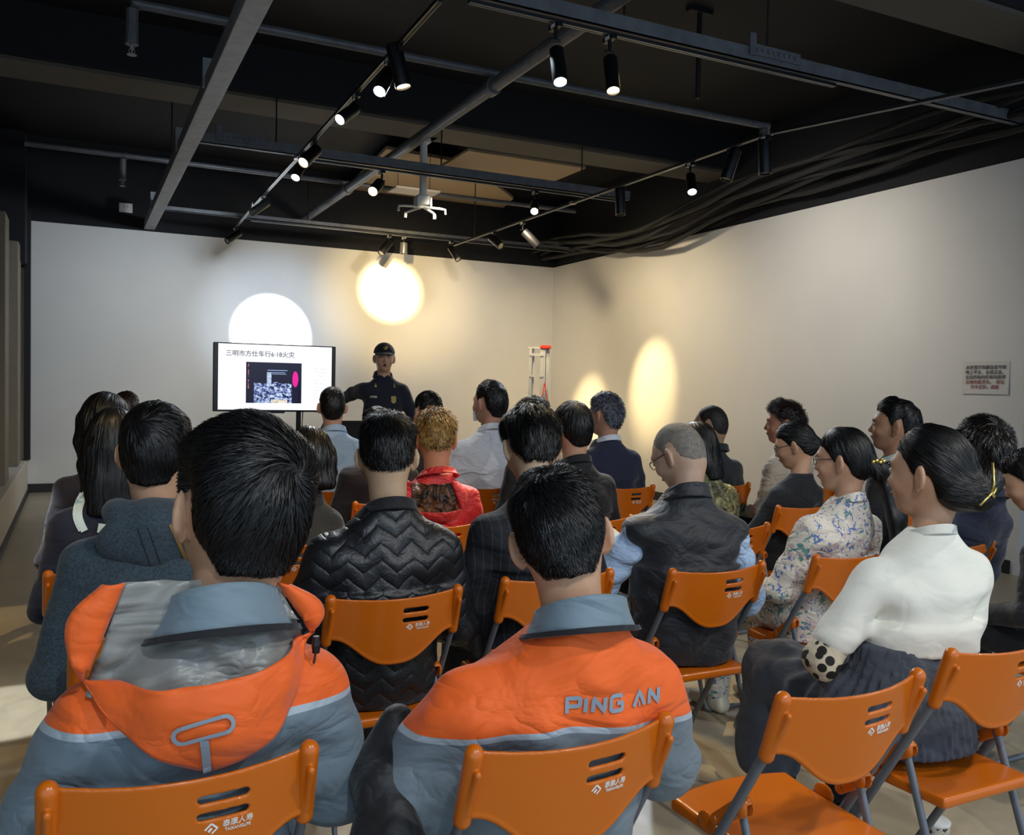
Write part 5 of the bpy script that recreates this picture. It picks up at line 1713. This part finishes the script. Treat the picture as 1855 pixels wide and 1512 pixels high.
person('woman in a black vest with glasses, hair tied low with a white band', 1440, 765, 64, 5.05, CP(1450, 915, 0, .06), .05, hyaw=.62, hpitch=.30, fem=True, jacket=M_blackcloth, seed=19, eyes=True, res=.008, glass=M_glass, extra=bun_band,
       hair=dict(hair='pulled', strands=3500, sw=.0011, th=.016, slen=.07, hprims=BUN, flow=[((0, -.12, -.02), .7)], whorl=(0, .6, .8), mess=.4, swirl=0), chair_label='orange folding chair under the woman in the black vest')
person('man in a black suit in profile, chin raised toward the screen', 1620, 722, 72, 5.0, None, .1, hyaw=.62, hpitch=-.05, jacket=M_blackcloth, collar_m=M_trim_w, seed=20, eyes=True, res=.0065, skin_c='b08468',
       hair=dict(strands=3000, sw=.0011, whorl=(0, -.7, .7), th=.020, slen=.035, mess=.7, quiff=.012), chair_label='orange folding chair under the man in profile with his chin raised')

# fourth row and beyond
person('man in a pale blue shirt with short hair in front of the screen', 602, 701, 54, 5.4, None, 0, hyaw=-.2, hpitch=.05, jacket=M_blue, collar_m=M_blue, collar_kw=dict(h=.04), seed=21, res=.008, skin_c='c09078',
       hair=dict(strands=2500, th=.014, slen=.02, mess=.4), chair_label='orange folding chair under the man in the pale blue shirt')
person('person with black hair seen over the blond man', 775, 709, 53, 6.5, None, 0, hyaw=.1, hpitch=.1, jacket=M_grey, seed=22, res=.010,
       hair=dict(strands=2500, th=.020, slen=.03, mess=1.0), chair_label='orange folding chair beyond the blond man')
person('man in a white shirt with an orange lanyard and a face mask', 887, 689, 60, 5.65, CP(895, 880, 0, -.03), .0, hyaw=.35, hpitch=.05, jacket=M_white, collar_m=M_white, collar_kw=dict(h=.042), seed=23, res=.007, extra=ex_lan_mask, bw=1.05, skin_c='bb8e74',
       hair=dict(strands=3000, th=.018, slen=.025, mess=.7), chair_label='orange folding chair under the man in the white shirt')
person('person with loose black hair strands between the pinstripe and black suits', 966, 722, 60, 5.2, None, 0, hyaw=0, hpitch=.15, fem=True, jacket=M_grey, seed=24, res=.010,
       hair=dict(strands=2500, th=.024, slen=.07, mess=2.2, lift=.015), chair_label='orange folding chair hidden behind the pinstripe suit')
person('man in navy suit with spotlit short hair and glasses, left of bright wall spot', 1096, 712, 58, 5.85, CP(1140, 880), .0, hyaw=.42, hpitch=.08, jacket=M_navy, collar_m=M_white, seed=25, eyes=True, res=.0065, glass=M_glass2, skin_c='b88a70', bw=1.08,
       hair=dict(strands=3500, th=.018, slen=.022, mess=.9, hmat=hairmat('hair_dark_roots', '15161a', .5), hmat2=HG, lift=.010), chair_label='orange folding chair under the man in the navy suit')
person('woman with long black hair mostly hidden behind the shaved head', 1262, 765, 62, 4.3, None, .1, hyaw=.4, hpitch=.2, fem=True, jacket=M_camo2, seed=26, res=.009,
       hair=dict(hair='long', long=.2, strands=3500, th=.016, slen=.09, mess=.5, swirl=0, whorl=(0, 0, 1)), chair_label='orange folding chair under the woman behind the shaved head')
person('man with a buzz cut and glasses in a charcoal fleece hoodie', 1287, 735, 57, 6.05, CP(1318, 876), -.1, hyaw=.60, hpitch=.08, jacket=M_hoodie2, jprims=None, seed=27, eyes=True, res=.007, glass=M_glass, collar_m=M_hoodie2, collar_kw=dict(r0=.08, h=.05, th=.02), skin_c='a88468', bw=1.05,
       hair=dict(hair='fade', hmat=hairmat('hair_buzz', '2a2420', .6, '171412'), strands=3500, sw=.0006, th=.006, slen=.006, mess=.3, quiff=0), chair_label='orange folding chair under the man in the charcoal hoodie')
person('man in a beige shirt in profile with spiky brown hair', 1420, 726, 58, 6.1, None, .15, hyaw=.70, hpitch=.02, jacket=M_beige, collar_m=M_beige, seed=28, eyes=True, res=.0065, skin_c='c0866a', bw=1.0,
       hair=dict(strands=3500, sw=.0012, th=.024, slen=.04, mess=1.5, lift=.016, hmat=HBr, quiff=.016), chair_label='orange folding chair under the man in the beige shirt')

# empty chair in front of the camera, and the one the woman in cream sits on
chair(*CP(1560, 1240), .0, 'empty orange folding chair in the nearest row, right of the lettered jacket')
pL = onz(1735, 1185, BT); chair(pL.x + .215, pL.y + .235, .0, 'orange folding chair with the slate skirt on its seat, cut off by the right edge')


# ------------------------------------------------------------------ the speaker
hw_ = at(696, 646, 7.7)
gz = .62  # raised height offset of the pose


def ex_speaker(c):
    R, o, s, root = c['R'], c['H'], c['s'], c['root']; T = lambda p: Vector(R @ (np.array(p) * s) + o)
    M_cap = fabric('navy_cap_cloth', '15171f', wr=.2)
    f = Field((-.12, -.14, .0), (.12, .20, .17), .005)
    f.ell((0, -.008, .04), (.092, .108, .098), 0)
    x, y, z = f.pts((slice(None),) * 3); f.F = smax(f.F, .042 - z + .12 * (y * -1) * 0, .006).astype(np.float32)
    field_obj('cap', f, M_cap, root, xf=((R * s).T, o))
    f = Field((-.12, .04, .02), (.12, .20, .08), .004)
    x, y, z = f.pts((slice(None),) * 3)
    zb = .052 - .5 * (x / .09) ** 2 * .045 - np.clip(y - .08, 0, 1) * .30
    f.F = np.maximum(np.abs(z - zb) - .004, np.sqrt((x / .085) ** 2 + ((y - .07) / .095) ** 2) * .09 - .09).astype(np.float32)
    f.F = np.maximum(f.F, .05 - y).astype(np.float32)
    b_ = field_obj('cap_brim', f, M_cap, root, xf=((R * s).T, o))
    MB().tube([T((.08 * math.sin(a), .07 + .088 * math.cos(a), .053 - .5 * (math.sin(a) * .95) ** 2 * .045 - max(0, .088 * math.cos(a) - .01) * .30)) for a in np.linspace(-1.3, 1.3, 15)], .0035, 6).build('brim_piping', plain('silver_piping', 'a8a294', .5), b_)
    mb = MB().lathe([(0, .004), (.016, .003), (.020, 0), (.020, -.004)], T((0, .104, .088)), 16, rot=Matrix(R.tolist()) @ Matrix.Rotation(-math.pi / 2 + .5, 3, 'X'))
    mb.build('cap_badge', M_gold2, root, True)
    for q in (-1, 1):
        MB().lathe([(0, .0105), (.006, .0095), (.0105, .003), (.010, -.004)], T((q * .030, .0865, .005)), 12, rot=Matrix(R.tolist()) @ Matrix.Rotation(-math.pi / 2, 3, 'X')).build('eye', plain('eye_white', 'b0a8a0', .3), root, True)
        MB().lathe([(0, .0012), (.004, .0009), (.0048, -.001)], T((q * .030, .0973, .005)), 10, rot=Matrix(R.tolist()) @ Matrix.Rotation(-math.pi / 2, 3, 'X')).build('iris', M_blackpl, root, True)
        MB().tube([T((q * .014, .098, .021)), T((q * .030, .099, .025)), T((q * .046, .090, .020))], [.0018, .003, .0015], 6).build('eyebrow', HB, root, True)
    # open mouth
    MB().lathe([(0, .002), (.012, .001), (.014, 0)], T((0, .0995, -.060)), 14, rot=Matrix(R.tolist()) @ Matrix.Rotation(-math.pi / 2, 3, 'X')).build('mouth', plain('mouth_dark', '4a1e1c', .5), root, True)
    me = c['jacket'].data; co = [tuple(v.co) for v in me.vertices]; t_ = BVHTree.FromPolygons(co, [tuple(p.vertices) for p in me.polygons])
    def fr(x_, z_, off=.003):
        h = t_.ray_cast(Vector((x_, 1.0, z_)), Vector((0, -1, 0))); y_ = h[0].y if h[0] is not None else .1
        return Vector((x_, y_ + off, z_))
    zN = c['zN']; N = c['N']
    def badge(cx_, cz_, P, name, mat):
        n_ = len(P); A = [fr(cx_ + p[0], cz_ + p[1], .008) for p in P]; B = [fr(cx_ + p[0], cz_ + p[1], .001) for p in P]
        MB().add(A + B, [tuple(range(n_)), tuple(range(n_, 2 * n_))[::-1]] + [(i, i + n_, (i + 1) % n_ + n_, (i + 1) % n_) for i in range(n_)]).build(name, mat, c['jacket'])
    sh_ = [(.0, .032), (.012, .028), (.020, .030), (.026, .014), (.020, .002), (.024, -.014), (.012, -.028), (0, -.034), (-.012, -.028), (-.024, -.014), (-.020, .002), (-.026, .014), (-.020, .030), (-.012, .028)]
    badge(-.075 + N[0], zN - .20, sh_, 'shield_badge', M_gold2)
    badge(.10 + N[0], zN - .18, [(-.030, -.008), (.030, -.008), (.030, .010), (-.030, .010)], 'name_plate', plain('silver_plate', 'a8a08c', .4, .5))
    for q in (-1, 1):
        for dz in (0, -.018): badge(q * .082 + N[0], zN - .07 + dz, [(-.010, 0), (-.004, .010), (.004, .010), (.010, 0), (.004, -.006), (-.004, -.006)], 'collar_star', M_gold2)
    a = c['AR'][0][0]
    M_flag = plain('red_patch', 'b03024', .6)
    MB().box((a[0] - .062, a[1] + .02, a[2] - .10), (.006, .05, .05)).build('sleeve_patch', M_flag, c['jacket'])


M_gold2 = plain('dull_brass_badge', '9a8c54', 0.45, 0.7)
M_uni = fabric('navy_uniform_cloth', '14172a', wr=.45)
ex, ey = at(600, 720, 8.1), None
psp = math.pi - .12
v_ = Rz(psp) @ np.array((0, .035 + .025 + .0, 0))
# his right arm reaches out toward the screen
hw0 = at(696, 648, 7.7)
loc_el = at(640, 712, 7.85); loc_wr = at(603, 733, 8.05)
def to_local(p):
    q = Rz(-psp) @ np.array((p.x - (hw0.x - v_[0]), p.y - (hw0.y - v_[1]), 0)); return (q[0], q[1], p.z)
el_, wr_ = to_local(loc_el), to_local(loc_wr)
hd_ = tuple(np.array(wr_) + (np.array(wr_) - np.array(el_)) * .3)
STT = [(0, .165, .115), (.25, .150, .108), (-.25, .175, .118), (-.14, .185, .105), (-.08, .170, .090), (-.045, .120, .072), (-.012, .078, .064), (.012, .064, .060)]
person('presenter in a navy uniform and peaked cap, one arm held out toward the television', 696, 624, 40, 7.7, None, psp, hyaw=-.12, hpitch=.0, jacket=M_uni, lower=M_uni, collar_m=M_uni, collar_kw=dict(h=.05, r0=.072, open_=.9), seed=30, res=.006,
       standing=True, lean=.035, torso=STT, arms={'R': (el_, wr_, hd_), 'L': ((-.27, .02, 1.20), (-.26, .10, .95), (-.25, .14, .87))}, extra=ex_speaker, skin_c='c8987c', bw=1.0, wr=.004,
       hair=dict(hair='fade', strands=1500, th=.004, slen=.01, mess=.3, quiff=0))

# small things near the floor
q = onz(1690, 1505, .0)
cup = empty('paper_cup', onz(1692, 1560, 0), 0, 'pale patterned paper cup on the floor under the chairs at the lower right', 'cup')
n = NT('speckled_cup'); n.set(Roughness=.6); n.color(n.ramp(n.noise(90, 3), [(.4, '3a3a36'), (.46, 'c9c4b4')]))
MB().lathe([(0, 0), (.032, 0), (.034, .004), (.042, .125), (.042, .128), (.040, .128), (.033, .01), (0, .01)], seg=28).build('cup_body', n.m, cup, True)
MB().lathe([(.043, .124), (.044, .130), (.040, .134), (0, .134)], seg=28).build('cup_lid', M_whitepl, cup, True)


def coat():
    """black coat lying over the lap edge beside the lettered jacket"""
    a = at(722, 1310, 1.72); b = at(690, 1420, 1.66); c_ = at(705, 1560, 1.60)
    lo = np.minimum(np.minimum(a, b), c_) - .16; hi = np.maximum(np.maximum(a, b), c_) + .16
    f = Field(lo, hi, .008); a, b, c_ = [np.array(v) for v in (a, b, c_)]
    f.chain([a, b, c_, (c_[0], c_[1], .12)], [.035, .055, .07, .08], .03, sq=(1, 1.2, 1)); f.displace(.006, 40, 5)
    o = field_obj('coat', f, fabric('black_shiny_coat', '0a0a0c', rough=.6, wr=.5)); tag(o, 'black coat hanging down beside the left arm of the lettered jacket', 'coat')


coat()
